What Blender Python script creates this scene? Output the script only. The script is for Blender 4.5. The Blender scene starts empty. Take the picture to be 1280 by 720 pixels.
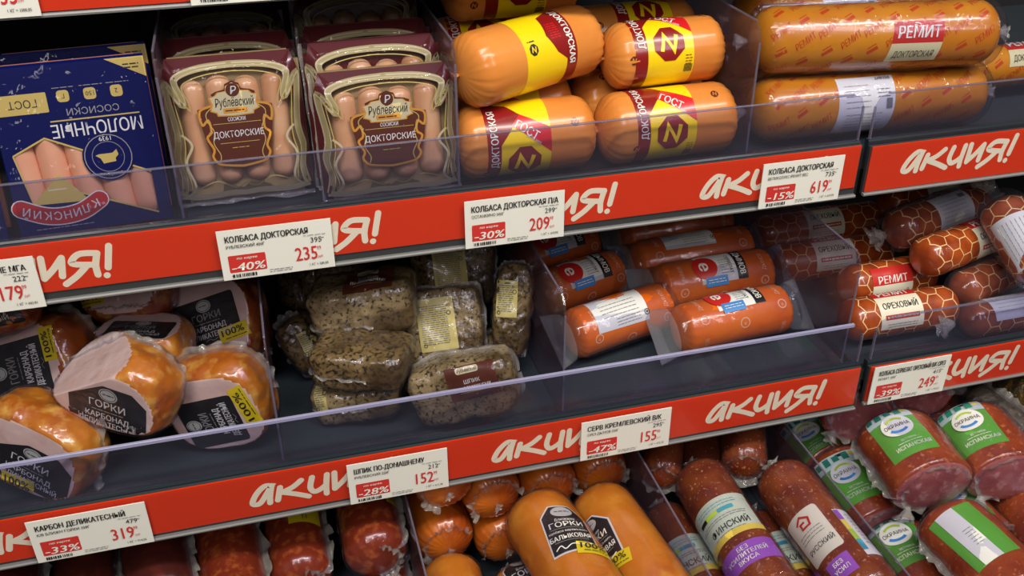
import bpy, bmesh, math, random
import numpy as np
from mathutils import Vector as V, noise, Matrix
from mathutils.bvhtree import BVHTree
random.seed(7)
SC = bpy.context.scene
COL = SC.collection
PI = math.pi

# ------------------------------------------------------------------ camera
F = 1214.0
CX = V((.9646, -.2638, -.0042)); FW = V((.2242, .8297, -.5114)).normalized()
CX = (CX - FW * CX.dot(FW)).normalized(); UP = CX.cross(FW)
CAM = V((0, 0, 1.5))
cd = bpy.data.cameras.new('camera'); cd.sensor_width = 36; cd.lens = F / 1280 * 36; cd.clip_start = .02
cam = bpy.data.objects.new('camera', cd); COL.objects.link(cam)
cam.matrix_world = Matrix(((CX.x, UP.x, -FW.x, CAM.x), (CX.y, UP.y, -FW.y, CAM.y), (CX.z, UP.z, -FW.z, CAM.z), (0, 0, 0, 1)))
SC.camera = cam

# ------------------------------------------------------------------ light
vs = SC.view_settings
vs.view_transform = 'Standard'; vs.look = 'None'; vs.gamma = 1; vs.use_curve_mapping = False; vs.exposure = 0.1
wd = bpy.data.worlds.new('world'); SC.world = wd; wd.use_nodes = True
wd.node_tree.nodes['Background'].inputs[0].default_value = (1.0, .93, .85, 1)
wd.node_tree.nodes['Background'].inputs[1].default_value = .09


def area(name, loc, target, sx, sy, power, col):
    l = bpy.data.lights.new(name, 'AREA'); l.shape = 'RECTANGLE'; l.size = sx; l.size_y = sy
    l.energy = power; l.color = col
    o = bpy.data.objects.new(name, l); COL.objects.link(o); o.location = loc
    o.rotation_euler = (V(target) - V(loc)).to_track_quat('-Z', 'Y').to_euler()
    return o


area('canopy_light', (.45, -.1, 2.75), (.35, .85, .95), 2.6, .14, 46, (1.0, .96, .87))
area('aisle_light', (-.7, -1.3, 3.0), (.3, .85, .95), .5, 1.6, 24, (1.0, .93, .9))
area('aisle_light', (1.6, -1.2, 3.0), (.4, .85, .9), .3, 1.6, 18, (1.0, .9, .92))


# ------------------------------------------------------------------ helpers
def ray(px, py):
    return CX * ((px - 640) / F) - UP * ((py - 360) / F) + FW


def P(px, py, z=None, y=None):
    d = ray(px, py)
    return CAM + d * ((y / d.y) if y is not None else (z - CAM.z) / d.z)


def camdir(a, b, c):          # a to the right, b up, c towards the viewer
    return (CX * a + UP * b - FW * c).normalized()


def lin(c):
    r = []
    for x in c:
        x /= 255
        r.append(x / 12.92 if x <= .04045 else ((x + .055) / 1.055) ** 2.4)
    return (*r, 1)


MATS = {}


def M(name, col=None, rough=.5, spec=.5, coat=0, coat_rough=.08, col2=None, scale=30, lo=.4, hi=.6, detail=4, bump=0, bscale=60, metal=0, col3=None, scale3=200, lo3=.6, hi3=.7, sss=0, voro=False):
    if name in MATS: return MATS[name]
    m = bpy.data.materials.new(name); m.use_nodes = True
    N = m.node_tree.nodes; L = m.node_tree.links; b = N['Principled BSDF']
    I = b.inputs
    I['Base Color'].default_value = lin(col); I['Roughness'].default_value = rough
    I['Specular IOR Level'].default_value = spec; I['Metallic'].default_value = metal
    I['Coat Weight'].default_value = coat; I['Coat Roughness'].default_value = coat_rough
    if sss:
        I['Subsurface Weight'].default_value = sss; I['Subsurface Radius'].default_value = (.01, .004, .002); I['Subsurface Scale'].default_value = 1
    tc = N.new('ShaderNodeTexCoord')

    def layer(prev, c, sc, l, h, vor=False):
        if vor:
            t = N.new('ShaderNodeTexVoronoi'); t.inputs['Scale'].default_value = sc; o = t.outputs['Distance']
        else:
            t = N.new('ShaderNodeTexNoise'); t.inputs['Scale'].default_value = sc; t.inputs['Detail'].default_value = detail; o = t.outputs['Fac']
        L.new(tc.outputs['Object'], t.inputs['Vector'])
        mr = N.new('ShaderNodeMapRange'); mr.inputs[1].default_value = l; mr.inputs[2].default_value = h
        L.new(o, mr.inputs[0])
        mx = N.new('ShaderNodeMix'); mx.data_type = 'RGBA'
        L.new(mr.outputs[0], mx.inputs[0])
        if prev is None: mx.inputs[6].default_value = lin(col)
        else: L.new(prev, mx.inputs[6])
        mx.inputs[7].default_value = lin(c)
        return mx.outputs[2]
    out = None
    if col2: out = layer(out, col2, scale, lo, hi)
    if col3: out = layer(out, col3, scale3, lo3, hi3, voro)
    if out: L.new(out, I['Base Color'])
    if bump:
        t = N.new('ShaderNodeTexNoise'); t.inputs['Scale'].default_value = bscale; t.inputs['Detail'].default_value = 3
        L.new(tc.outputs['Object'], t.inputs['Vector'])
        bp = N.new('ShaderNodeBump'); bp.inputs['Strength'].default_value = bump; bp.inputs['Distance'].default_value = .004
        L.new(t.outputs['Fac'], bp.inputs['Height']); L.new(bp.outputs[0], I['Normal'])
        if coat: L.new(bp.outputs[0], I['Coat Normal'])
    MATS[name] = m
    return m


def clear(name, tint=(235, 235, 245), body=.12, bodycol=(170, 165, 185), rough=.06, gloss=.10, bump=0, bscale=80):
    """clear plastic: mostly transparent, a little milky, glossy by Fresnel"""
    if name in MATS: return MATS[name]
    m = bpy.data.materials.new(name); m.use_nodes = True
    N = m.node_tree.nodes; L = m.node_tree.links; N.remove(N['Principled BSDF']); out = N['Material Output']
    tr = N.new('ShaderNodeBsdfTransparent'); tr.inputs[0].default_value = lin(tint)
    df = N.new('ShaderNodeBsdfDiffuse'); df.inputs[0].default_value = lin(bodycol)
    gl = N.new('ShaderNodeBsdfGlossy'); gl.inputs['Roughness'].default_value = rough
    m1 = N.new('ShaderNodeMixShader'); m1.inputs[0].default_value = body
    L.new(tr.outputs[0], m1.inputs[1]); L.new(df.outputs[0], m1.inputs[2])
    fr = N.new('ShaderNodeLayerWeight'); fr.inputs[0].default_value = .5
    pw = N.new('ShaderNodeMath'); pw.operation = 'POWER'; pw.inputs[1].default_value = 4.0; L.new(fr.outputs['Facing'], pw.inputs[0])
    ad = N.new('ShaderNodeMath'); ad.operation = 'MULTIPLY_ADD'; ad.inputs[1].default_value = .5; ad.inputs[2].default_value = gloss * .4
    L.new(pw.outputs[0], ad.inputs[0])
    m2 = N.new('ShaderNodeMixShader'); L.new(ad.outputs[0], m2.inputs[0])
    L.new(m1.outputs[0], m2.inputs[1]); L.new(gl.outputs[0], m2.inputs[2]); L.new(m2.outputs[0], out.inputs[0])
    if bump:
        tc = N.new('ShaderNodeTexCoord'); t = N.new('ShaderNodeTexNoise'); t.inputs['Scale'].default_value = bscale
        L.new(tc.outputs['Object'], t.inputs['Vector'])
        bp = N.new('ShaderNodeBump'); bp.inputs['Strength'].default_value = bump; bp.inputs['Distance'].default_value = .005
        L.new(t.outputs['Fac'], bp.inputs['Height'])
        L.new(bp.outputs[0], gl.inputs['Normal']); L.new(bp.outputs[0], fr.inputs['Normal'])
    MATS[name] = m
    return m


GUARD = clear('clear_plastic_guard', body=.035, bodycol=(150, 148, 168), gloss=.05)
EDGE2 = clear('divider_edge', body=.34, bodycol=(140, 134, 152), gloss=.08, rough=.2)
EDGE = clear('plastic_edge', body=.62, bodycol=(182, 180, 215), gloss=.12, rough=.2)
DIVP = clear('divider_plastic', body=.17, bodycol=(128, 100, 108), gloss=.06)
FILM = clear('vacuum_film', body=.22, bodycol=(225, 220, 210), gloss=.12, rough=.12, bump=1.0, bscale=120)
WRAP = clear('clear_wrap', body=.008, bodycol=(225, 220, 215), gloss=.045, rough=.05, bump=.9, bscale=60)
SHEET = clear('film_sheet', body=.025, bodycol=(190, 205, 215), gloss=.06, rough=.1, bump=.4, bscale=50)

WHITE = M('tag_white', (232, 231, 220), .45)
PAPER = M('label_white', (226, 226, 222), .35, coat=.3)
CREAM = M('label_cream', (222, 214, 165), .4, coat=.3)
BLACK = M('ink_black', (28, 28, 30), .5)
GREYINK = M('ink_grey', (120, 120, 120), .5)
REDINK = M('ink_red', (206, 50, 44), .5)
PROMO = M('promo_red', (222, 50, 3), .4, spec=.3, coat=.1)
BRUSH = M('promo_letter', (244, 234, 212), .45)
DARKCH = M('rail_dark', (52, 56, 58), .35)
SILVER = M('rail_silver', (128, 128, 126), .4)
DECK = M('shelf_deck', (42, 50, 56), .5, bump=.15, bscale=200)
LIP = M('shelf_lip', (32, 42, 48), .3, coat=.2)
WALL = M('fridge_back', (26, 26, 28), .7)
LABK = M('label_black', (30, 29, 31), .35, coat=.5, coat_rough=.2)
YEL = M('sticker_yellow', (240, 214, 20), .4)
LTXT = M('label_text', (226, 224, 216), .45)
LTXT2 = M('label_text_grey', (150, 146, 140), .45)
GOLD = M('gold_print', (205, 180, 95), .35, coat=.4)


def link(name, me, root=None, label=None):
    o = bpy.data.objects.new(name, me); COL.objects.link(o)
    if root is not None:
        o.parent = root
        base = V((0, 0, 0)); q = root
        while q is not None: base += q.location; q = q.parent
        me.transform(Matrix.Translation(-base))
    if label: o['label'] = label
    return o


def thing(name, label, cat, loc, group=None):
    o = bpy.data.objects.new(name, None); COL.objects.link(o); o.empty_display_size = .02
    o.location = loc; o['label'] = label; o['category'] = cat
    if group: o['group'] = group
    return o


def tag(o, label, cat, group=None):
    o['label'] = label; o['category'] = cat
    if group: o['group'] = group
    return o


def structure(o):
    o['kind'] = 'structure'; return o


def mesh(verts, faces, mats, idx=None, smooth=True):
    me = bpy.data.meshes.new('m'); me.from_pydata([tuple(v) for v in verts], [], faces)
    for m in mats: me.materials.append(m)
    if idx: me.polygons.foreach_set('material_index', idx)
    if smooth: me.polygons.foreach_set('use_smooth', [True] * len(me.polygons))
    me.update()
    return me


def from_bm(bm, mats, smooth=False):
    me = bpy.data.meshes.new('m'); bm.to_mesh(me); bm.free()
    for m in mats: me.materials.append(m)
    if smooth: me.polygons.foreach_set('use_smooth', [True] * len(me.polygons))
    return me


def boxmesh(x0, x1, y0, y1, z0, z1, mat, bev=.001, seg=2):
    bm = bmesh.new()
    bmesh.ops.create_cube(bm, size=1)
    for v in bm.verts:
        v.co = V(((x0 + x1) / 2 + v.co.x * (x1 - x0), (y0 + y1) / 2 + v.co.y * (y1 - y0), (z0 + z1) / 2 + v.co.z * (z1 - z0)))
    if bev: bmesh.ops.bevel(bm, geom=bm.edges[:], offset=bev, segments=seg, affect='EDGES')
    return from_bm(bm, [mat])


def prism_x(prof, x0, x1, mat):
    """profile of (y, z) points extruded along x"""
    n = len(prof)
    v = [(x0, y, z) for y, z in prof] + [(x1, y, z) for y, z in prof]
    f = [(i, (i + 1) % n, n + (i + 1) % n, n + i) for i in range(n)] + [tuple(range(n))[::-1], tuple(range(n, 2 * n))]
    me = mesh(v, f, [mat], smooth=False)
    bm = bmesh.new(); bm.from_mesh(me); bmesh.ops.recalc_face_normals(bm, faces=bm.faces); bm.to_mesh(me); bm.free()
    return me


# ------------------------------------------------------------------ printed art
TXT = {}


def textmesh(s, bold, res):
    k = (s, bold, res)
    if k not in TXT:
        c = bpy.data.curves.new('t', 'FONT'); c.body = s; c.size = 1; c.resolution_u = res; c.offset = bold
        o = bpy.data.objects.new('t', c); me = bpy.data.meshes.new_from_object(o)
        vv = np.array([v.co[:2] for v in me.vertices]); ff = [tuple(p.vertices) for p in me.polygons]
        bpy.data.objects.remove(o); bpy.data.curves.remove(c); bpy.data.meshes.remove(me)
        TXT[k] = (vv / .737, ff)
    return TXT[k]


class Art:
    """flat printed artwork in metres, later laid on a surface"""

    def __init__(s): s.it = []; s.mats = []

    def mi(s, m):
        if m not in s.mats: s.mats.append(m)
        return s.mats.index(m)

    def poly(s, pts, mat, layer=0):
        s.it.append(([(float(x), float(y)) for x, y in pts], [tuple(range(len(pts)))], s.mi(mat), layer))

    def rect(s, x, y, w, h, mat, layer=0, r=0):
        x0, x1, y0, y1 = x - w / 2, x + w / 2, y - h / 2, y + h / 2
        if r <= 0: return s.poly([(x0, y0), (x1, y0), (x1, y1), (x0, y1)], mat, layer)
        pts = []
        for cx, cy, a0 in ((x1 - r, y0 + r, -90), (x1 - r, y1 - r, 0), (x0 + r, y1 - r, 90), (x0 + r, y0 + r, 180)):
            for k in range(5):
                a = math.radians(a0 + k * 22.5); pts.append((cx + r * math.cos(a), cy + r * math.sin(a)))
        s.poly(pts, mat, layer)

    def disc(s, x, y, r, mat, layer=0, ry=None, n=24):
        ry = ry or r
        s.poly([(x + r * math.cos(2 * PI * k / n), y + ry * math.sin(2 * PI * k / n)) for k in range(n)], mat, layer)

    def ring(s, x, y, r, w, mat, layer=0, n=24, ry=None):
        s.stroke([(x + r * math.cos(2 * PI * k / n), y + (ry or r) * math.sin(2 * PI * k / n)) for k in range(n + 1)], w, mat, layer)

    def stroke(s, pts, w, mat, layer=0, caps=False):
        pts = [V(p).to_2d() if len(p) == 3 else V(p) for p in pts]
        q = []
        n = len(pts)
        for i, p in enumerate(pts):
            a = (pts[i] - pts[i - 1]).normalized() if i else None
            b = (pts[i + 1] - pts[i]).normalized() if i < n - 1 else None
            if i == 0 and (pts[0] - pts[-1]).length < 1e-6: a = (pts[-1] - pts[-2]).normalized()
            if i == n - 1 and (pts[0] - pts[-1]).length < 1e-6: b = (pts[1] - pts[0]).normalized()
            d = (a or b) + (b or a); d = d.normalized() if d.length > 1e-6 else a
            m = V((-d.y, d.x)); k = max(.5, m.dot(V((-(a or b).y, (a or b).x))))
            q.append((p + m * (w / 2 / k), p - m * (w / 2 / k)))
        vv = []; ff = []
        for a, b in q: vv += [tuple(a), tuple(b)]
        for i in range(n - 1): ff.append((2 * i, 2 * i + 1, 2 * i + 3, 2 * i + 2))
        s.it.append((vv, ff, s.mi(mat), layer))
        if caps:
            for p in (pts[0], pts[-1]): s.disc(p.x, p.y, w / 2, mat, layer, n=14)

    def text(s, t, x, y, h, mat, layer=2, align='c', bold=.0, rot=0, sx=1, shear=0, res=2, maxw=None):
        if not t: return 0
        vv, ff = textmesh(t, 0, res)
        if not len(vv): return 0
        x0, x1 = vv[:, 0].min(), vv[:, 0].max(); wd_ = (x1 - x0) * h
        if maxw: sx = maxw / wd_
        xs = (vv[:, 0] - {'c': (x0 + x1) / 2, 'l': x0, 'r': x1}[align]) * h * sx + vv[:, 1] * h * shear; ys = (vv[:, 1] - .5) * h
        c, q = math.cos(rot), math.sin(rot)
        for o in ((-bold * h * .75, bold * h * .75) if bold > 0 else (0,)):
            s.it.append(([(x + c * (a + o) - q * b, y + q * (a + o) + c * b) for a, b in zip(xs, ys)], ff, s.mi(mat), layer))
        return wd_ * sx

    def lines(s, x, y, w, n, dy, mat, layer=2, th=.0012, seed=0):      # illegibly small print
        rr = random.Random(seed)
        for k in range(n):
            a = x - w / 2
            while a < x + w / 2 - .001:
                l = min(rr.uniform(.002, .007), x + w / 2 - a)
                s.rect(a + l / 2, y - k * dy, l, th, mat, layer); a += l + .001

    def build(s, fn, name, root, step=None, rot=0, eps=.00025, mirror=False, label=None, smooth=True):
        bm = bmesh.new(); c, q = math.cos(rot), math.sin(rot); lay = bm.verts.layers.float.new('l')
        for it_, (vv, ff, mi, layer) in enumerate(s.it):
            vs_ = []; layer = layer + (it_ % 6) * .14
            for x, y in vv:
                v = bm.verts.new((c * x - q * y, q * x + c * y, 0)); v[lay] = layer; vs_.append(v)
            for f in ff:
                try: g = bm.faces.new([vs_[i] for i in f]); g.material_index = mi
                except ValueError: pass
        bmesh.ops.triangulate(bm, faces=[f for f in bm.faces if len(f.verts) > 4 or f.calc_area() > 1e-5])
        bm.normal_update()
        for f in bm.faces:
            if f.normal.z < 0: f.normal_flip()
        if step:
            for ax, st in enumerate(step):
                if not st: continue
                cs = [v.co[ax] for v in bm.verts]
                for k in range(math.ceil(min(cs) / st), math.floor(max(cs) / st) + 1):
                    no = V((0, 0, 0)); no[ax] = 1
                    bmesh.ops.bisect_plane(bm, geom=bm.verts[:] + bm.edges[:] + bm.faces[:], plane_co=no * (k * st), plane_no=no, dist=1e-7)
        for v in bm.verts: v.co = fn(v.co.x, v.co.y, eps * (1 + v[lay]))
        me = from_bm(bm, s.mats, smooth)
        return link(name, me, root, label)


def plane_fn(o, r, u, n=None):
    n = n or r.cross(u)
    return lambda x, y, e: o + r * x + u * y + n * e


def proj_fn(bvh, o, r, u):
    n = r.cross(u).normalized()

    def f(x, y, e):
        p = o + r * x + u * y
        hit = bvh.ray_cast(p + n * .2, -n)
        if hit[0] is None or (hit[0] - p).dot(n) < -.05:
            hit = bvh.find_nearest(p)
            return hit[0] + hit[1] * e
        return hit[0] + n * e
    return f


# ------------------------------------------------------------------ solids of revolution (sausages, loaves)
REG = []      # sausages that must not sit inside each other


def reg(root, S, z0, k=.96):
    c = S.R * k
    REG.append([root, [(S.A + S.d * c, S.B - S.d * c, S.R * (1 + min(0, S.flat - 1) * .6))], z0, V((0, 0, 0))])


def reg_chunk(root, K, z0):
    ax = sorted(zip(K.h, (K.r, K.u, K.n)), key=lambda q: -q[0])
    (h0, e0), (h1, e1), (R, e2) = ax
    R *= .95; segs = []
    for o in ((-1, 0, 1) if h1 > R * 1.3 else (-.5, .5)):
        c = K.c + e1 * (o * (h1 - R) * .95); segs.append((c - e0 * (h0 * .95 - R + .001), c + e0 * (h0 * .95 - R + .001), R))
    REG.append([root, segs, z0, V((0, 0, 0))])


class Rev:
    def __init__(s, A, B, R, capA, capB, pA=2.2, pB=2.2, roll=0, bow=0, bowdir=None, front=None, flat=1.0, wob=0, seed=0):
        s.A, s.B, s.R = V(A), V(B), R
        s.d = (s.B - s.A); s.L = s.d.length; s.d.normalize()
        f = front or (CAM - (s.A + s.B) / 2)
        s.n0 = (f - s.d * f.dot(s.d)).normalized(); s.u0 = s.n0.cross(s.d)
        s.capA, s.capB, s.pA, s.pB, s.roll, s.bow, s.flat, s.wob, s.seed = capA, capB, pA, pB, roll, bow, flat, wob, seed
        s.bowdir = bowdir or V((0, 0, 1))

    def rad(s, t):
        r = 1.0
        if t < s.capA: r = min(r, max(0, 1 - (1 - max(t, 0) / s.capA) ** s.pA) ** (1 / s.pA))
        if t > s.L - s.capB: r = min(r, max(0, 1 - (1 - max(s.L - t, 0) / s.capB) ** s.pB) ** (1 / s.pB))
        return r * s.R

    def ctr(s, t):
        return s.A + s.d * t + s.bowdir * (s.bow * math.sin(PI * min(1, max(0, t / s.L))))

    def at(s, t, th, e=0):
        r = s.rad(t)
        n = s.n0 * math.cos(th) + s.u0 * math.sin(th)
        if s.wob: r *= 1 + s.wob * noise.noise(V((t * 25, math.cos(th) * 1.5 + s.seed, math.sin(th) * 1.5)))
        p = n * (r + e)
        if s.flat != 1: p.z *= s.flat
        return s.ctr(t) + p

    def fn(s, x, y, e):      # x along the axis from the middle, y round the girth
        return s.at(s.L / 2 + x, y / s.R + s.roll, e)

    def fn_round(s, x, y, e):   # text reading round the girth: x round (downwards along +d is -y)
        return s.at(s.L / 2 - y, x / s.R + s.roll, e)

    def mesh(s, mat, endA=None, endB=None, pleatA=0, pleatB=0, np_=18, seg=56):
        ts = []
        nA = 14
        for k in range(nA + 1): ts.append(s.capA * (1 - math.cos(k / nA * PI / 2)))
        m = max(2, int((s.L - s.capA - s.capB) / .012))
        for k in range(1, m): ts.append(s.capA + (s.L - s.capA - s.capB) * k / m)
        for k in range(nA, -1, -1): ts.append(s.L - s.capB * (1 - math.cos(k / nA * PI / 2)))
        verts, faces, idx, uvs = [], [], [], []
        rr = random.Random(s.seed)
        ph = [rr.uniform(-.5, .5) for _ in range(seg)]
        for t in ts:
            for k in range(seg):
                th = 2 * PI * k / seg
                e = 0
                if pleatA and t < s.capA * 1.6:
                    w = max(0, 1 - t / (s.capA * 1.6)); e = pleatA * math.sin(np_ * th + ph[k] * .8) * min(1, s.rad(t) / s.R * 1.6) * w
                if pleatB and t > s.L - s.capB * 1.6:
                    w = max(0, 1 - (s.L - t) / (s.capB * 1.6)); e = pleatB * math.sin(np_ * th + ph[k] * .8) * min(1, s.rad(t) / s.R * 1.6) * w
                verts.append(s.at(t, th, e)); uvs.append((th / (2 * PI) * 2 * PI * s.R, t))
        mats = [mat]
        ia = ib = 0
        if endA: mats.append(endA); ia = len(mats) - 1
        if endB: mats.append(endB); ib = len(mats) - 1
        n = len(ts)
        for i in range(n - 1):
            for k in range(seg):
                k2 = (k + 1) % seg
                faces.append((i * seg + k, i * seg + k2, (i + 1) * seg + k2, (i + 1) * seg + k))
                tm = (ts[i] + ts[i + 1]) / 2
                rm = s.rad(tm) / s.R
                idx.append(ia if (endA and tm < s.capA and rm < .93) else ib if (endB and tm > s.L - s.capB and rm < .93) else 0)
        me = mesh(verts, faces, mats, idx)
        uvl = me.uv_layers.new(name='UV')
        flat = np.empty(len(me.loops) * 2); li = np.empty(len(me.loops), int); me.loops.foreach_get('vertex_index', li)
        ua = np.array(uvs)[li]
        q = ua.reshape(-1, 4, 2); per = 2 * PI * s.R
        wrap = (q[:, :, 0].max(1) - q[:, :, 0].min(1)) > per / 2
        q[wrap, :, 0] = np.where(q[wrap, :, 0] < per / 2, q[wrap, :, 0] + per, q[wrap, :, 0])
        uvl.data.foreach_set('uv', q.reshape(-1))
        bm = bmesh.new(); bm.from_mesh(me); bmesh.ops.remove_doubles(bm, verts=bm.verts, dist=1e-6)
        bmesh.ops.recalc_face_normals(bm, faces=bm.faces); bm.to_mesh(me); bm.free()
        return me


def tuft(root, name, p, d, size=.012, mat=None, seed=0, spread=.8):
    """crumpled gathered end of casing or film"""
    rr = random.Random(seed); d = d.normalized()
    a = d.orthogonal().normalized(); b = d.cross(a)
    verts, faces = [], []; n = 18; rows = 6
    for i in range(rows):
        t = i / (rows - 1); r = size * (.22 + spread * t * .8)
        for k in range(n):
            th = 2 * PI * k / n
            rk = r * (1 + .45 * math.sin(th * 5 + seed) * t + rr.uniform(-.18, .18))
            verts.append(p + d * (size * 1.4 * t + rr.uniform(-.1, .1) * size * t) + a * rk * math.cos(th) + b * rk * .55 * math.sin(th))
    for i in range(rows - 1):
        for k in range(n): faces.append((i * n + k, i * n + (k + 1) % n, (i + 1) * n + (k + 1) % n, (i + 1) * n + k))
    return link(name, mesh(verts, faces, [mat or FILM]), root)


def ribbon(root, name, pts, outs, width, seed=0, mat=None, ruffle=.35):
    """a welded seam of film: a wavy strip standing off the product"""
    verts, faces = [], []; rows = 4; n = len(pts)
    for i, (p, o) in enumerate(zip(pts, outs)):
        q = pts[min(i + 1, n - 1)] - pts[max(i - 1, 0)]
        side = o.cross(q).normalized() if q.length > 1e-7 else o.orthogonal()
        for j in range(rows):
            t = j / (rows - 1)
            w = width * (.75 + .5 * noise.noise(V((i * .23, seed * 3.1, 0))))
            dz = ruffle * width * t * noise.noise(V((i * .35, seed * 1.7, j * .4)))  * 2
            verts.append(p + o * (w * t - .0015) + side * dz)
    for i in range(n - 1):
        for j in range(rows - 1): faces.append((i * rows + j, i * rows + j + 1, (i + 1) * rows + j + 1, (i + 1) * rows + j))
    return link(name, mesh(verts, faces, [mat or FILM]), root)


def rev_seam(root, R, th, t0, t1, width, seed=0, n=40):
    pts, outs = [], []
    for i in range(n + 1):
        t = t0 + (t1 - t0) * i / n
        a = th + .05 * noise.noise(V((i * .2, seed, 0)))
        pts.append(R.at(t, a)); outs.append((R.n0 * math.cos(a) + R.u0 * math.sin(a)))
    return ribbon(root, 'film_seam', pts, outs, width, seed)


def end_seam(root, R, t, width, seed=0, a0=0, a1=2 * PI, n=60, lean=.6):
    pts, outs = [], []
    sgn = 1 if t > R.L / 2 else -1
    for i in range(n + 1):
        a = a0 + (a1 - a0) * i / n
        pts.append(R.at(t, a)); outs.append(((R.n0 * math.cos(a) + R.u0 * math.sin(a)) * (1 - lean) + R.d * sgn * lean).normalized())
    return ribbon(root, 'film_seam', pts, outs, width, seed)


# ------------------------------------------------------------------ chunks (hams, bacon)
class Chunk:
    """rounded block: half sizes h along axes r, u, n (right-handed), superquadric power p, optional flat cuts"""

    def __init__(s, c, r, u, h, p=3.0, seed=0, amp=.003, cuts=(), taper=0, freq=14, ymin=None, zmin=None):
        s.ymin, s.zmin = ymin, zmin
        s.c = V(c); s.r = r.normalized(); s.n = s.r.cross(u).normalized(); s.u = s.n.cross(s.r)
        s.h, s.p, s.seed, s.amp, s.cuts, s.taper, s.freq = h, p, seed, amp, cuts, taper, freq

    def build(s, root, name, mat, cutmat=None, n=26):
        bm = bmesh.new(); bmesh.ops.create_cube(bm, size=2)
        bmesh.ops.subdivide_edges(bm, edges=bm.edges[:], cuts=n, use_grid_fill=True)
        flag = {}; L_ = []
        for v in bm.verts:
            x, y, z = v.co
            x, y, z = [math.tan(q * PI / 4) * .999 for q in (x, y, z)]
            k = (abs(x) ** s.p + abs(y) ** s.p + abs(z) ** s.p) ** (1 / s.p)
            l = V((x / k * s.h[0], y / k * s.h[1], z / k * s.h[2]))
            if s.taper: l.x *= 1 + s.taper * l.y / s.h[1]
            on = 0
            for ax, lim in s.cuts:
                m = ax.normalized(); dd = l.dot(m) - lim
                if dd > -.0006: on = 1
                if dd > 0: l -= m * dd
            nn = V((l.x / s.h[0], l.y / s.h[1], l.z / s.h[2])).normalized()
            a = s.amp * (.25 if on else 1)
            l += nn * a * (noise.noise(l * s.freq * 2 + V((s.seed * 5.3, 0, 0))) + .5 * noise.noise(l * s.freq * 6 + V((0, s.seed * 3.7, 0))))
            v.co = s.r * l.x + s.u * l.y + s.n * l.z
            flag[v.index] = on
        if s.ymin is not None:      # rest on the shelf, behind the guard
            my = min(v.co.y for v in bm.verts); mz = min(v.co.z for v in bm.verts)
            if s.c.y + my < s.ymin: s.c = CAM + (s.c - CAM) * ((s.ymin - my) / s.c.y)
            if s.c.z + mz < s.zmin: s.c.z = s.zmin - mz
        for v in bm.verts: v.co += s.c
        for f in bm.faces:
            f.material_index = 1 if cutmat and all(flag[v.index] for v in f.verts) else 0
        bmesh.ops.recalc_face_normals(bm, faces=bm.faces)
        s.bvh = BVHTree.FromBMesh(bm)
        me = from_bm(bm, [mat, cutmat] if cutmat else [mat], True)
        s.obj = link(name, me, root)
        return s.obj

    def w(s, x, y, z): return s.c + s.r * x + s.u * y + s.n * z

    def label(s, art, name, root, o, r, u, rot=0, step=.004, label=None):
        r = r.normalized(); n = r.cross(u).normalized(); u = n.cross(r)
        return art.build(proj_fn(s.bvh, o, r, u), name, root, step=(step, step), rot=rot, eps=.0004, label=label)

    def seam(s, root, axis, width, seed=0, a0=0, a1=2 * PI, off=0, n=70):
        """film weld round the block in the plane across axis (0 r, 1 u, 2 n)"""
        ax = [s.r, s.u, s.n]; e1, e2 = ax[(axis + 1) % 3], ax[(axis + 2) % 3]
        pts, outs = [], []
        o = s.c + ax[axis] * off
        for i in range(n + 1):
            a = a0 + (a1 - a0) * i / n
            d = e1 * math.cos(a) + e2 * math.sin(a)
            hit = s.bvh.ray_cast(o + d * .3 + ax[axis] * .004 * noise.noise(V((i * .15, seed, 1))), -d)
            if hit[0] is None: continue
            pts.append(hit[0]); outs.append(d)
        return ribbon(root, 'film_seam', pts, outs, width, seed)

# ------------------------------------------------------------------ the refrigerated case
structure(link('wall_back', boxmesh(-1.2, 2.2, 1.46, 1.5, 0, 2.2, WALL, 0)))
structure(link('wall_left', boxmesh(-1.24, -1.2, .9, 1.5, 0, 2.2, WALL, 0)))
structure(link('wall_right', boxmesh(2.2, 2.24, .9, 1.5, 0, 2.2, WALL, 0)))
structure(link('floor', boxmesh(-3, 4, -3, 1.5, -.02, 0, M('floor_tile', (150, 146, 140), .4), 0)))

ZA, ZB, ZC, Z0 = 1.071, .825, .593, 1.316


def deck(x0, x1, yf, z, depth, name, label):
    t = thing('shelf', label, 'shelf', ((x0 + x1) / 2, yf + depth / 2, z - .012))
    link('shelf_board', boxmesh(x0, x1, yf + .024, yf + depth, z - .010, z, DECK, .001), t)
    v = []
    ribs = Art()
    link('front_lip', prism_x([(yf + .0046, z - .01), (yf + .0046, z + .0165), (yf + .0056, z + .0185), (yf + .0108, z + .0185), (yf + .0118, z + .0170), (yf + .0122, z + .001), (yf + .0236, z), (yf + .0236, z - .01)], x0, x1, LIP), t)
    link('support_beam', boxmesh(x0 + .01, x1 - .01, yf + .05, yf + .075, z - .04, z - .0102, DARKCH, .002), t)
    return t


deck(-.75, .634, .863, ZA, .5, 'a', 'dark ridged shelf carrying frankfurter packs and loaf sausages, upper tier, wide bay')
deck(.6445, 1.5, .863, ZA, .5, 'a', 'dark shelf behind the upper right promo strip of the next bay')
deck(-.75, .634, .786, ZB, .57, 'b', 'dark shelf carrying smoked ham, spiced pork fat and salami, middle tier')
deck(.6445, 1.5, .786, ZB, .57, 'b', 'dark shelf carrying net patterned nut sausages, middle tier of the next bay')
deck(-.9, 1.6, .42, ZC, .93, 'c', 'dark bottom shelf under the long boiled and smoked sausages')
deck(-.75, .634, .93, Z0, .45, 'o', 'dark shelf above the blue and maroon frankfurter packs, topmost tier')

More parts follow.
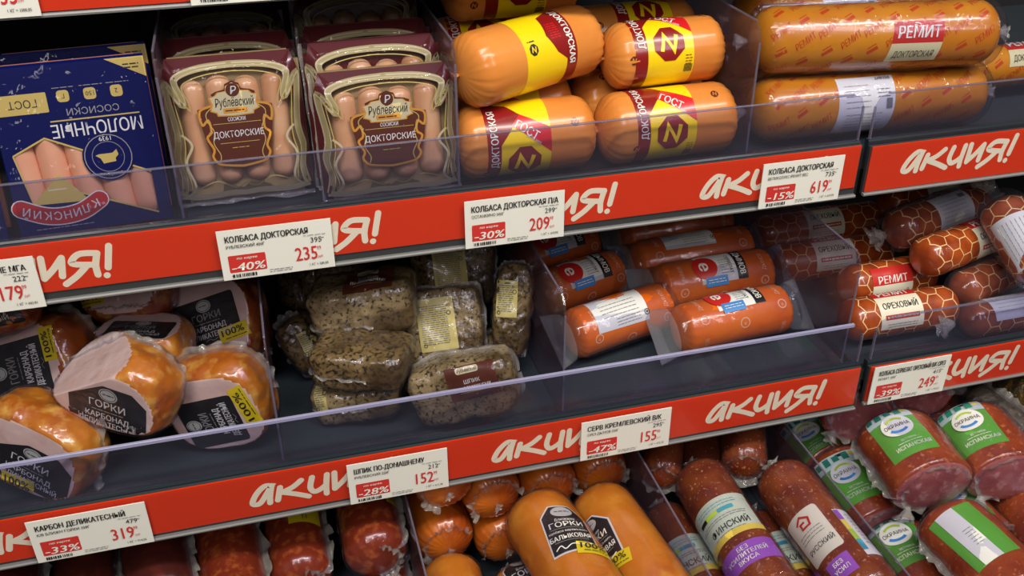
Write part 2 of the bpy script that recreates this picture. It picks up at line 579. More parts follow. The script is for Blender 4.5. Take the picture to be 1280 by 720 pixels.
STROKES = [[(.0207, .022), (.0138, .0228), (.0055, .0154), (-.0002, .0052), (.0008, .0009), (.007, .0016), (.0147, .0124), (.0207, .022)], [(.0207, .022), (.0177, .0097), (.0165, -.0004)],
           [(.0287, .0177), (.0246, .0014)], [(.0503, .0221), (.0412, .0151), (.0301, .0106)], [(.0301, .0106), (.0444, .0047), (.0557, -.001)],
           [(.0615, .0233), (.0585, .0105), (.0618, .004), (.068, .0054), (.0746, .0103)], [(.0767, .0237), (.0745, .0082), (.0741, -.0015)],
           [(.0844, .0241), (.083, .0029)], [(.083, .0029), (.0927, .0117), (.1018, .0223)], [(.1018, .0223), (.0986, .0032)],
           [(.1326, .0227), (.1291, .0105), (.129, .0001)], [(.1326, .0227), (.1184, .0241), (.1109, .0194), (.1108, .0143), (.129, .011)], [(.1223, .0119), (.111, .0017), (.1, -.0055)],
           [(.1441, .0287), (.1392, .0064)], [(.1368, -.0015), (.1366, -.0017)]]


def smooth_pts(p, k=5):
    if len(p) < 3: return p
    out = []
    for i in range(len(p) - 1):
        p0, p1, p2, p3 = V(p[max(i - 1, 0)]), V(p[i]), V(p[i + 1]), V(p[min(i + 2, len(p) - 1)])
        for j in range(k):
            t = j / k
            out.append(tuple(.5 * ((2 * p1) + (p2 - p0) * t + (2 * p0 - 5 * p1 + 4 * p2 - p3) * t * t + (3 * p1 - p0 - 3 * p2 + p3) * t ** 3)))
    return out + [tuple(p[-1])]


def rail(x0, x1, yf, zt, zb, words, dark, label):
    """price rail: dark channel, red paper strip with brushed words, silver lower edge"""
    t = thing('price_rail', label, 'price rail', ((x0 + x1) / 2, yf, zb))
    link('channel', prism_x([(yf, zb), (yf, zt), (yf + .004, zt), (yf + .004, zb)], x0, x1, DARKCH), t)
    link('lower_edge', prism_x([(yf - .0045, zb - .001), (yf - .0050, zb + .0008), (yf - .004, zb + .0022), (yf - .0002, zb + .0022), (yf - .0002, zb - .001)], x0, x1, SILVER), t)
    strip = link('promo_strip', boxmesh(x0 + .002, x1 - .002, yf - .0016, yf - .0002, zb + dark, zt, PROMO, 0), t)
    a = Art()
    for wx, wz in words:
        for s in STROKES: a.stroke([(wx + x, wz + z) for x, z in smooth_pts(s)], .0062, BRUSH, 0, caps=True)
    if words: a.build(plane_fn(V((0, yf - .0016, 0)), V((1, 0, 0)), V((0, 0, 1))), 'promo_lettering', strip)
    link('clear_cover', boxmesh(x0, x1, yf - .0042, yf - .0036, zb + .003, zt + .0008, COVER, 0), t)
    return t


COVER = clear('rail_cover', tint=(250, 250, 250), body=.006, bodycol=(220, 220, 220), rough=.1, gloss=.02)
zA, zB = 1.048, .802
rail(-.75, .634, .863, 1.0868, 1.026, [(-.297, zA), (-.047, zA), (.200, zA), (.4455, zA)], .0105, 'red promo price rail under the frankfurter packs and loaf sausages')
rail(.6445, 1.5, .863, 1.0835, 1.026, [(.692, zA), (.99, zA)], .003, 'red promo price rail of the next bay, upper tier, with one whole word')
rail(-.75, .634, .786, .8401, .782, [(-.3185, zB), (-.063, zB), (.1915, zB), (.4425, zB)], .006, 'red promo price rail under the smoked ham and spiced pork fat')
rail(.6445, 1.5, .786, .8385, .786, [(.706, zB - .0), (.97, zB)], .002, 'red promo price rail under the net patterned nut sausages')
rail(-.75, .634, .93, 1.328, 1.2725, [(-.33, 1.3), (.07, 1.3)], .0035, 'red promo price rail along the top edge above the blue packs')


def price_tag(x0, zc, yf, name, sub, old, price, cents, pct, perkg, label, w=.105, h=.053, tilt=0, tx=None):
    t = thing('price_tag', label, 'price tag', (x0 + w / 2, yf - .006, zc - h / 2), 'printed price tags on the rails')
    o = V((x0, yf - .0072, zc - h / 2)); r = V((math.cos(tilt), 0, math.sin(tilt))); u = V((-math.sin(tilt), 0, math.cos(tilt)))
    a = Art()
    vv = [(0, 0), (w, 0), (w, h), (0, h)]
    bm = bmesh.new()
    f = bm.faces.new([bm.verts.new(o + r * x + u * y) for x, y in vv])
    g = bmesh.ops.extrude_face_region(bm, geom=[f]); [setattr(v, 'co', v.co + V((0, .0012, 0))) for v in g['geom'] if isinstance(v, bmesh.types.BMVert)]
    bmesh.ops.recalc_face_normals(bm, faces=bm.faces)
    link('card', from_bm(bm, [WHITE]), t)
    fn = plane_fn(o, r, u)
    if tx: a.text(name, w - .008, h - .0095, .0062, BLACK, bold=.045, align='r', sx=.78)
    else:
        a.text(name, .007, h - .0092, .0066, BLACK, bold=.045, align='l', maxw=min(w - .014, len(name) * .0043))
        a.text(sub, .007, h - .0172, .0034, BLACK, bold=.008, align='l', maxw=len(sub) * .0024)
    if a.it: a.build(fn, 'product_name', t)
    a = Art(); a.text(old, w - .0105, h - .0200, .0058, BLACK, align='r', maxw=.0105); a.rect(w - .0095, h - .0188, .003, .0006, BLACK, 2)
    a.lines(w - .017, h - .0148, .021, 1, .002, GREYINK, th=.0006, seed=1)
    a.build(fn, 'old_price', t)
    a = Art(); a.text(perkg, w - .0065, .0062, .0029, BLACK, align='r', sx=.8)
    a.build(fn, 'unit_price', t)
    a = Art(); a.lines(.055, .0062, .022, 2, .0022, GREYINK, th=.0007, seed=3)
    a.build(fn, 'small_print', t)
    a = Art(); rr = random.Random(len(name)); x = .009
    while x < .032:
        q = rr.choice((.0006, .0009, .0014)); a.rect(x, .0042, q, .0036, BLACK, 2); x += q + rr.choice((.0006, .001))
    a.build(fn, 'barcode', t)
    b = Art(); b.text(price, w - .0160, .0195, .0152, REDINK, align='r', bold=.015, sx=.72)
    b.text(cents, w - .0158, .0238, .0044, REDINK, align='l', sx=.7, bold=-.004); b.text('руб', w - .0155, .0145, .0026, REDINK, align='l', sx=.8, bold=-.006)
    b.build(fn, 'price_digits', t)
    d = Art(); d.rect(.0245, .0168, .035, .0185, REDINK, 0, r=.0012)
    d.text('по карте', .0245, .0228, .0026, WHITE, bold=.03, shear=.2, maxw=.019)
    d.text(pct, .0245, .0138, .0088, WHITE, bold=.05, shear=.2, maxw=.031)
    d.build(fn, 'discount_badge', t)
    return t


yA, yB = .863, .786
price_tag(-.3225, 1.0515, yA, 'СОСИСКИ МОЛОЧНЫЕ МГА', '', '222', '179', '99', '-20%', '1 КГ = 442,81', 'price tag showing 79 beneath the blue pack, cut off by the picture edge', tx=1)
price_tag(-.057, 1.0533, yA, 'КОЛБАСА ДОКТОРСКАЯ', 'РУБЛЕВСКИЙ 400Г', '395', '235', '99', '-40%', '1 КГ = 589,98', 'white price tag reading 235 on the upper rail', w=.107)
price_tag(.1825, 1.053, yA, 'КОЛБАСА ДОКТОРСКАЯ П/А', 'ОСТАНКИНО 500Г', '299', '209', '99', '-30%', '1 КГ = 419,98', 'white price tag reading 209 below the yellow banded sausages')
price_tag(.5115, 1.0543, yA, 'КОЛБАСА ДОКТОРСКАЯ', 'ВЕЛИКОЛУКС РЕМИТ ВЕС', '735', '619', '99', '-15%', '1 КГ = 619,99', 'white price tag reading 619 below the long tan loaves', w=.098)
price_tag(-.2715, .8102, yB, 'КАРБОН ДЕЛИКАТЕСНЫЙ', 'К/В БЛИЖН ГОРКИ 350Г', '479', '319', '99', '-33%', '1 КГ = 914,26', 'white price tag reading 319 below the smoked ham', w=.1085)
price_tag(.034, .8100, yB, 'ШПИК ПО-ДОМАШНЕМУ', 'РУБЛЕВСКИЙ 250Г', '212', '152', '99', '-28%', '1 КГ = 611,96', 'white price tag reading 152 below the spiced pork fat')
price_tag(.2878, .8105, yB, 'СЕРВ КРЕМЛЕВСКИЙ В/К', 'СРЕЗ ДЫМОВ 330Г', '295', '155', '99', '-47%', '1 КГ = 472,70', 'white price tag reading 155 below the orange salami')
price_tag(.6475, .8145, yB, 'КОЛБАСА СЕРВЕЛАТ ОРЕХОВЫЙ В/К СРЕЗ', 'РЕМИТ 330Г', '415', '249', '99', '-39%', '1 КГ = 757,57', 'white price tag reading 249, slightly skewed, below the nut sausages', w=.103)
price_tag(-.29, 1.3005, .93, '', '', '', '135', '99', '-25%', '1 КГ = 1000,85', 'price tag at the top corner above the blue pack, cut off by the picture edge', w=.118)
price_tag(-.047, 1.3, .93, '', '', '', '189', '99', '-20%', '1 КГ = 472,70', 'price tag with barcode at the top edge above the maroon packs')


# ------------------------------------------------------------------ clear front guards and dividers
def guard(x0, x1, y, z0, z1, label, left_round=False, right_round=False, te=.0008):
    t = thing('front_guard', label, 'shelf guard', ((x0 + x1) / 2, y, z0))
    r = .014
    pts = [(x0, z0), (x1, z0)]
    if right_round: pts += [(x1, z1 - r), (x1 - r * .3, z1 - r * .3), (x1 - r, z1)]
    else: pts += [(x1, z1)]
    if left_round: pts += [(x0 + r, z1), (x0 + r * .3, z1 - r * .3), (x0, z1 - r)]
    else: pts += [(x0, z1)]
    bm = bmesh.new()
    f = bm.faces.new([bm.verts.new((x, y, z)) for x, z in pts])
    g = bmesh.ops.extrude_face_region(bm, geom=[f])
    for v in g['geom']:
        if isinstance(v, bmesh.types.BMVert): v.co.y += .0022
    bmesh.ops.recalc_face_normals(bm, faces=bm.faces)
    link('clear_panel', from_bm(bm, [GUARD]), t)
    link('top_edge', boxmesh(x0 + (r if left_round else 0), x1 - (r if right_round else 0), y - .0006, y + .0028, z1 - te, z1 + te, EDGE if te > .001 else EDGE2, .0004, 1), t)
    for side, on in ((x0, left_round), (x1, right_round)):
        if on: link('side_edge', boxmesh(side - .001, side + .001, y - .0006, y + .0028, z0, z1 - r, EDGE2, .0004, 1), t)
    return t


guard(-.75, .632, .870, ZA + .0187, 1.1432, 'long clear plastic guard in front of the frankfurter packs and banded sausages', right_round=True)
guard(.647, 1.5, .870, ZA + .0187, 1.141, 'clear plastic guard with rounded corner in front of the long loaf end', left_round=True)
guard(-.75, .632, .793, ZB + .0187, .8965, 'long clear plastic guard in front of the smoked ham and salami', right_round=True, te=.0021)
guard(.6495, 1.5, .793, ZB + .0187, .899, 'clear plastic guard with rounded corner in front of the nut sausages', left_round=True, te=.001)


def divider(x, yf, z, h, depth, label, cut=.0):
    t = thing('shelf_divider', label, 'shelf divider', (x, yf + depth / 2, z))
    pts = [(yf, z), (yf + depth, z), (yf + depth, z + h), (yf + .012 + cut, z + h), (yf + .003, z + h - .008 - cut * .6), (yf, z + h - .02 - cut * .6)]
    bm = bmesh.new()
    f = bm.faces.new([bm.verts.new((x - .001, a, b)) for a, b in pts])
    g = bmesh.ops.extrude_face_region(bm, geom=[f])
    for v in g['geom']:
        if isinstance(v, bmesh.types.BMVert): v.co.x += .002
    bmesh.ops.recalc_face_normals(bm, faces=bm.faces)
    link('clear_panel', from_bm(bm, [DIVP]), t)
    link('front_edge', boxmesh(x - .0012, x + .0012, yf - .0008, yf + .0008, z, z + h - .02 - cut * .6, EDGE2, .0004, 1), t)
    link('top_edge', boxmesh(x - .0011, x + .0011, yf + .012 + cut, yf + depth, z + h - .001, z + h + .001, EDGE2, .0004, 1), t)
    return t


divider(-.085, .884, ZA, .172, .42, 'clear divider between the blue pack and the maroon packs')
divider(.184, .884, ZA, .160, .42, 'clear divider between the maroon packs and yellow banded sausages')
divider(.504, .884, ZA, .154, .42, 'milky clear divider between yellow banded sausages and the tan loaves')
divider(-.0275, .806, ZB, .155, .45, 'clear divider between the smoked ham and spiced pork fat')
divider(.275, .806, ZB, .155, .45, 'milky clear divider between the spiced pork fat and orange salami')
divider(.620, .806, ZB, .155, .45, 'milky clear divider between the orange salami and nut sausages')
divider(.096, .60, ZC, .155, .6, 'clear divider left of the big golden sausages on the bottom shelf')
divider(.373, .58, ZC, .155, .6, 'clear divider between the golden sausages and the purple banded salami')
divider(.566, .52, ZC, .155, .6, 'clear divider between the salami and green labelled half loaves')

# ------------------------------------------------------------------ frankfurter packs, upper tier
FRANK = M('frankfurter', (232, 170, 130), .42, coat=.5, coat_rough=.15, col2=(226, 158, 118), scale=18, sss=.15)
FRANK2 = M('frankfurter_pale', (226, 176, 128), .4, coat=.6, coat_rough=.12, col2=(214, 156, 108), scale=22, sss=.15)
BLUE = M('blue_print', (2, 14, 78), .22, spec=.22, coat=0)
BLUED = M('blue_dark', (8, 16, 70), .3)
MAROON = M('maroon_print', (92, 24, 28), .28, coat=.7, coat_rough=.12)
BROWNL = M('label_brown', (92, 40, 22), .35, coat=.4)
BEIGE = M('pack_cream', (208, 196, 150), .35, coat=.5)
OLIVE = M('pack_olive', (176, 160, 104), .35, coat=.5)
AMBER = M('pack_amber', (214, 150, 52), .35, coat=.5)
PALEB = M('pack_paper', (150, 128, 84), .4, coat=.4)
LOGORED = M('logo_red', (196, 40, 34), .35, coat=.4)


def frame_from(bl, br, z, lean, dy=0):
    a, b = P(*bl, z=z), P(*br, z=z)
    r = b - a; w = r.length; r.normalize()
    back = V((0, 0, 1)).cross(r)
    u = (V((0, 0, 1)) * math.cos(lean) + back * math.sin(lean)).normalized()
    return (a + b) / 2 + V((0, dy, 0)), r, u, w


def pack_body(root, o, r, u, w, h, th, mat, rad=.008):
    n = r.cross(u)
    bm = bmesh.new(); bmesh.ops.create_cube(bm, size=1)
    for v in bm.verts: v.co = V((v.co.x * w, (v.co.y + .5) * h, (v.co.z - .5) * th))
    bmesh.ops.bevel(bm, geom=[e for e in bm.edges if abs(e.verts[0].co.z - e.verts[1].co.z) > th * .5], offset=rad, segments=4, affect='EDGES')
    bmesh.ops.bevel(bm, geom=[e for e in bm.edges if abs(e.verts[0].co.z - e.verts[1].co.z) < th * .1], offset=min(th * .3, .003), segments=2, affect='EDGES')
    for v in bm.verts: v.co = o + r * v.co.x + u * v.co.y + n * v.co.z
    return link('tray', from_bm(bm, [mat]), root)


def film_front(root, o, r, u, w, h, lift, mat, amp=.0016, seed=0, name='film'):
    n = r.cross(u); nx, ny = 36, 40
    v, f = [], []
    for j in range(ny + 1):
        for i in range(nx + 1):
            x, y = (i / nx - .5) * w, j / ny * h
            e = min(i, nx - i, j, ny - j)
            q = lift * min(1, e / 3) + amp * (noise.noise(V((x * 60, y * 40, seed))) + .6 * noise.noise(V((x * 150 + y * 60, y * 130, seed + 4))))
            v.append(o + r * x + u * y + n * max(.0004, q))
    for j in range(ny):
        for i in range(nx):
            k = j * (nx + 1) + i; f.append((k, k + 1, k + nx + 2, k + nx + 1))
    return link(name, mesh(v, f, [mat]), root)


def frank(root, o, r, u, x, y0, y1, rad, off, mat, seed, bow=0):
    n = r.cross(u)
    R = Rev(o + r * x + u * y0 + n * off, o + r * (x + bow) + u * y1 + n * off, rad, rad * .9, rad * .9, 2, 2, seed=seed, wob=.03)
    return link('frankfurter', R.mesh(mat, seg=28), root)


def blue_pack(bl, br, z, lean, h, label, full=True, dy=0):
    o, r, u, w = frame_from(bl, br, z, lean, dy); n = r.cross(u)
    t = thing('frankfurter_pack', label, 'frankfurter pack', o, 'blue frankfurter packs')
    th = .022
    pack_body(t, o - n * .012, r, u, w, h, th * .5, M('pack_inside', (150, 92, 72), .5))
    W = w / 2
    if full:
        for k in range(5): frank(t, o, r, u, -W + w * (.135 + .183 * k), h * .02, h * .62, w * .096, .0026 - w * .096, FRANK, k, bow=-.006)
    a = Art()
    # printed film with a zigzag window; the pack stands on its head
    wl, wr = -W + .011 * w / .17, W - .012
    hs = h
    up = [(-W, hs), (-W, .475 * hs), (wl, .485 * hs), (-W + .28 * w, .57 * hs), (wr, .30 * hs), (W, .30 * hs), (W, hs)]
    lo = [(-W, 0), (W, 0), (W, .035 * hs), (wr, .045 * hs), (-W + .30 * w, .275 * hs), (wl + .008, .19 * hs), (-W, .185 * hs)]
    a.poly(up, BLUE); a.poly(lo, BLUE)
    a.poly([(-W, .185 * hs), (wl + .008, .19 * hs), (wl, .485 * hs), (-W, .475 * hs)], BLUE); a.poly([(wr, .045 * hs), (W, .035 * hs), (W, .30 * hs), (wr, .30 * hs)], BLUE)
    a.stroke([(wl, .485 * hs), (-W + .28 * w, .57 * hs), (wr, .30 * hs)], .0016, GOLD, 1)
    a.stroke([(wr, .045 * hs), (-W + .30 * w, .275 * hs), (wl + .008, .19 * hs)], .0016, GOLD, 1); a.stroke([(wl + .008, .19 * hs), (wl, .485 * hs)], .0012, GOLD, 1)
    fl = PI
    a.text('МОЛОЧНЫЕ', -W + .625 * w, .60 * hs, .0125, LTXT, rot=fl, bold=.012, maxw=.58 * w)
    a.rect(-W + .625 * w, .66 * hs, .57 * w, .0012, GOLD, 1); a.text('СОСИСКИ', -W + .62 * w, .705 * hs, .0062, LTXT2, rot=fl, maxw=.045)
    a.rect(-W + .026, .775 * hs, .042, .018, GOLD, 1, r=.001); a.text('ГОСТ', -W + .026, .775 * hs, .0072, BLACK, 3, rot=fl, bold=.01, maxw=.024)
    for k, s in enumerate(('Г', '150', '2')):
        x = -W + w * (.45 + .17 * k); a.rect(x, .80 * hs, .0105, .0105, GOLD, 1, r=.003); a.text(s, x, .80 * hs, .0042, BLACK, 3, rot=fl)
        a.lines(x + .002, .85 * hs, .02, 1, .002, LTXT2, 2, .0006, k)
    a.poly([(W - .034, .985 * hs), (W, .985 * hs), (W, .865 * hs)], GOLD, 1); a.lines(W - .012, .945 * hs, .014, 2, .003, BLACK, 3, .0012, 5)
    cx, cy = -W + .655 * w, .42 * hs
    a.disc(cx, cy, .0225, BLUE, 4); a.ring(cx, cy, .0205, .0008, LTXT2, 5); a.ring(cx, cy, .0140, .0005, LTXT2, 5)
    a.text('1939', cx, cy + .0168, .0044, LTXT, 6, rot=fl)
    a.poly([(cx - .008, cy + .003), (cx + .004, cy + .003), (cx + .008, cy + .006), (cx + .009, cy + .001), (cx + .006, cy - .002), (cx + .006, cy - .005), (cx - .005, cy - .006), (cx - .007, cy - .001), (cx - .011, cy + .002)], GOLD, 6)
    for k in range(9): a.rect(cx - .009 + k * .00225, cy - .0175 + abs(k - 4) * .0006, .0012, .0012, LTXT2, 6)
    # maker's badge
    bx, by = -W + .29 * w, .095 * hs
    a.poly([(bx + .004, by + .040), (bx - .024, by + .014), (bx + .026, by + .012)], GOLD, 3); a.rect(bx, by + .026, .016, .0014, CREAM, 4)
    arc = [(-.034, .009), (-.016, .0005), (.0, -.002), (.018, .0005), (.034, .009)]
    a.stroke([(bx + x, by + y + .003) for x, y in smooth_pts(arc)], .0170, LTXT, 4, caps=True)
    a.stroke([(bx + x, by + y + .003) for x, y in smooth_pts(arc)], .0148, LOGORED, 6, caps=True)
    for k, ch in enumerate('КЛИНСКИЙ'):
        q = k / 7 - .5; a.text(ch, bx - q * .060, by + .0015 + (q * 2) ** 2 * .007, .0078, LTXT, 8, rot=fl - q * .5, bold=.012)
    a.lines(bx, .035 * hs, .05, 1, .002, LTXT2, 2, .0008, 9)
    a.build(plane_fn(o + n * .0032, r, u, n), 'printed_film', t, eps=.00012)
    film_front(t, o + n * .0045, r, u, w * .985, h * .985, .0004, WRAP, .0012, 3)
    return t


L14 = math.radians(14)
blue_pack((28, 297), (217, 270), ZA + .0085, L14, .155, 'blue and gold frankfurter pack standing upside down at the front of the shelf')
blue_pack((28, 297), (217, 270), ZA + .0085, L14, .155, 'blue frankfurter pack behind the front one, only its top edge showing', full=False, dy=.038)
blue_pack((-168, 323), (12, 300), ZA + .0085, L14, .14, 'blue pack cut off by the picture edge beside the upside down pack', full=False, dy=.003)


def scroll(a, W, h, s=1):
    """art nouveau cream frame of the maroon packs"""
    L = [(-.060, .952), (-.045, .965), (0, .972), (.045, .965), (.060, .952)]
    pts = [(x * W / .075, y * h) for x, y in L]
    return pts


def maroon_pack(bl, br, z, lean, h, label, seed=0, front=True, dy=0):
    o, r, u, w = frame_from(bl, br, z, lean, dy); n = r.cross(u); W = w / 2
    t = thing('frankfurter_pack', label, 'frankfurter pack', o, 'maroon frankfurter packs')
    pack_body(t, o, r, u, w, h, .014, PALEB if front else MAROON, .010)
    for k in range(4): frank(t, o, r, u, (-.295 + .197 * k) * w, h * (.12 if front else .5), h * (.85 + .02 * (k % 2)), w * .092, -.002, FRANK2, seed * 4 + k)
    a = Art()
    # inner edge of the border, left half, from the bottom up
    e = [(-.455, .07), (-.43, .20), (-.455, .34), (-.43, .50), (-.465, .80), (-.445, .825), (-.365, .70), (-.36, .745), (-.395, .85), (-.34, .895), (-.2, .925), (0, .935)]
    e = smooth_pts([(x * w, y * h) for x, y in e], 4)
    outer = [(0, .996 * h), (-W + .012, .996 * h), (-W + .003, .985 * h), (-W + .0006, .965 * h), (-W, .07 * h)]
    for sg in (1, -1):
        # the border in quads so that it never folds over
        ins = e
        for i in range(len(ins) - 1):
            (x0, y0), (x1, y1) = ins[i], ins[i + 1]
            def out(x, y):
                return (-W + .0005, y) if y < .84 * h and x < -.35 * w else (x * 1.0 if x > -.33 * w else -W + .008, .996 * h)
            a.poly([(sg * x0, y0), (sg * x1, y1), (sg * out(x1, y1)[0], out(x1, y1)[1]), (sg * out(x0, y0)[0], out(x0, y0)[1])], MAROON, 0)
        a.stroke([(sg * x, y) for x, y in e], .0062, OLIVE, 1); a.stroke([(sg * (x - .0026), y + .001) for x, y in e], .0013, BEIGE, 2); a.stroke([(sg * (x + .0026), y - .001) for x, y in e], .0007, BEIGE, 2)
        a.stroke([(sg * (x + .004 + .002), y - .006) for x, y in e[3:]], .0009, GOLD, 2)
        a.stroke(smooth_pts([(sg * x * w, y * h) for x, y in [(-.43, .06), (-.36, .14), (-.40, .30), (-.34, .42), (-.40, .5)]]), .0022, BEIGE, 1)
        a.stroke(smooth_pts([(sg * x * w, y * h) for x, y in [(-.47, .07), (-.30, .045), (-.12, .06), (0, .05)]]), .006, BEIGE, 1)
        a.stroke(smooth_pts([(sg * x * w, y * h) for x, y in [(-.33, .12), (-.2, .16), (-.08, .1), (0, .13)]]), .0012, GOLD, 2)
    if front:
        a.poly([(-.16 * w, .135 * h), (-.02 * w, .095 * h), (.05 * w, .15 * h), (.17 * w, .1 * h), (.2 * w, .065 * h), (-.18 * w, .065 * h)], PALEB, 0)
        # brown shield
        s_ = [(-.19, .29), (-.235, .44), (-.265, .62), (-.265, .655), (-.15, .68), (-.155, .75), (-.12, .765), (-.06, .775), (-.05, .81), (0, .83)]
        sh = [(x * w, y * h) for x, y in s_] + [(-x * w, y * h) for x, y in s_[-2::-1]]
        sh = [(0, .235 * h), (-.1 * w, .25 * h)] + sh + [(.1 * w, .25 * h)]
        a.poly(sh, BROWNL, 3)
        for sg in (1, -1):
            a.stroke(smooth_pts([(sg * x * w, y * h) for x, y in [(-.15, .675), (-.25, .645), (-.245, .55), (-.2, .58), (-.19, .5), (-.225, .46), (-.19, .38), (-.205, .33), (-.17, .28), (-.1, .262), (0, .25)]], 4), .0022, AMBER, 4)
            a.stroke(smooth_pts([(sg * x * w, y * h) for x, y in [(-.165, .66), (-.21, .62), (-.2, .56), (-.17, .5), (-.185, .42), (-.15, .34), (-.16, .29)]], 4), .0008, GOLD, 4)
        # cream cartouche
        c_ = [(-.02, .60), (-.12, .605), (-.125, .625), (-.165, .64), (-.15, .68), (-.165, .725), (-.125, .735), (-.105, .755), (-.05, .76), (-.045, .79), (0, .81)]
        for k, (q, m) in enumerate(((1.07, AMBER), (1.0, BEIGE))):
            pts = [(x * w * q, (.70 + (y - .70) * q) * h) for x, y in c_]
            a.poly(pts + [(-x, y) for x, y in pts[::-1]], m, 4 + k)
        a.disc(0, .768 * h, .0064, BROWNL, 6); a.text('Р', .0002, .768 * h, .0076, LTXT, 7, shear=.15)
        a.text('Рублёвский', 0, .69 * h, .0085, BLACK, 7, maxw=.27 * w, shear=.08, bold=.006)
        a.rect(0, .632 * h, .17 * w, .0048, AMBER, 7, r=.001); a.lines(0, .632 * h, .14 * w, 1, .002, BROWNL, 8, .0012, 2)
        a.text('СОСИСКИ', 0, .575 * h, .0038, LTXT, 5, maxw=.125 * w, bold=.02)
        a.rect(0, .548 * h, .34 * w, .0005, GOLD, 5)
        a.text('ДОКТОРСКИЕ', 0, .475 * h, .0064, LTXT, 5, maxw=.36 * w, bold=.01)
        a.rect(0, .415 * h, .28 * w, .0005, GOLD, 5); a.lines(0, .38 * h, .12 * w, 1, .002, GOLD, 5, .0006, 5)
    lift = .0135
    a.build(lambda x, y, e_: o + r * x + u * y + n * (lift * min(1, (W - abs(x)) / .012, y / .02, (h - y) / .02) + .0008 + e_), 'printed_film', t, step=(.006, .006), eps=.0001)
    film_front(t, o + n * .0012, r, u, w, h, lift + .001, WRAP, .0014, seed)
    ribbon(t, 'film_seam', [o - r * W + u * (h * k / 30) for k in range(31)] + [o + r * W + u * (h * (30 - k) / 30) for k in range(31)][:0], [-r] * 31, .004, seed)
    ribbon(t, 'film_seam', [o - r * W + r * (w * k / 30) for k in range(31)], [(-u + n * .4).normalized()] * 31, .006, seed + 2)
    return t


L12 = math.radians(12)
maroon_pack((226, 257), (394, 237), ZA + .0085, L12, .142, 'maroon frankfurter pack with gold scrolls, next to the blue pack', 1)
maroon_pack((226, 257), (394, 237), ZA + .0085, L12, .150, 'maroon pack peeping out behind the one next to the blue pack', 2, False, .035)
maroon_pack((406, 252), (577, 231), ZA + .0085, L12, .126, 'maroon frankfurter pack beside the divider, front of its row of three', 3)
maroon_pack((402, 252), (571, 231), ZA + .0085, L12, .144, 'maroon pack with frankfurter tips visible, middle of the row of three', 4, False, .035)
maroon_pack((402, 252), (569, 231), ZA + .0085, L12, .150, 'maroon pack at the back of the row of three', 5, False, .070)
maroon_pack((226, 257), (388, 238), ZA + .0085, L12, .156, 'dim frankfurter pack deep in the shelf behind the left maroon packs', 6, False, .13)
maroon_pack((402, 252), (567, 231), ZA + .0085, L12, .172, 'dim frankfurter pack deep in the shelf behind the row of three', 7, False, .13)

# ------------------------------------------------------------------ banded boiled sausages
DOKT = M('boiled_sausage_casing', (216, 138, 62), .3, spec=.4, coat=.25, coat_rough=.18, col2=(210, 126, 52), scale=12, sss=.05)
WRED = M('wrap_dark_red', (134, 22, 22), .3, coat=.4, coat_rough=.15)
WYEL = M('wrap_yellow', (245, 208, 16), .3, coat=.4, coat_rough=.15)
WRD2 = M('wrap_red', (206, 30, 38), .3, coat=.4, coat_rough=.15)


def nlogo(a, x, y, s, c0, c1, layer, up=1):
    """a slanted N in an eight sided diamond"""
    o = [(-.35, 1), (.35, 1), (1, .38), (1, -.38), (.35, -1), (-.35, -1), (-1, -.38), (-1, .38)]
    a.poly([(x + p * s, y + q * s * 1.05 * up) for p, q in o], c0, layer)
    a.stroke([(x - .52 * s, y - .48 * s), (x - .30 * s, y + .50 * s), (x + .28 * s, y - .48 * s), (x + .52 * s, y + .48 * s)], s * .26, c1, layer + 1)


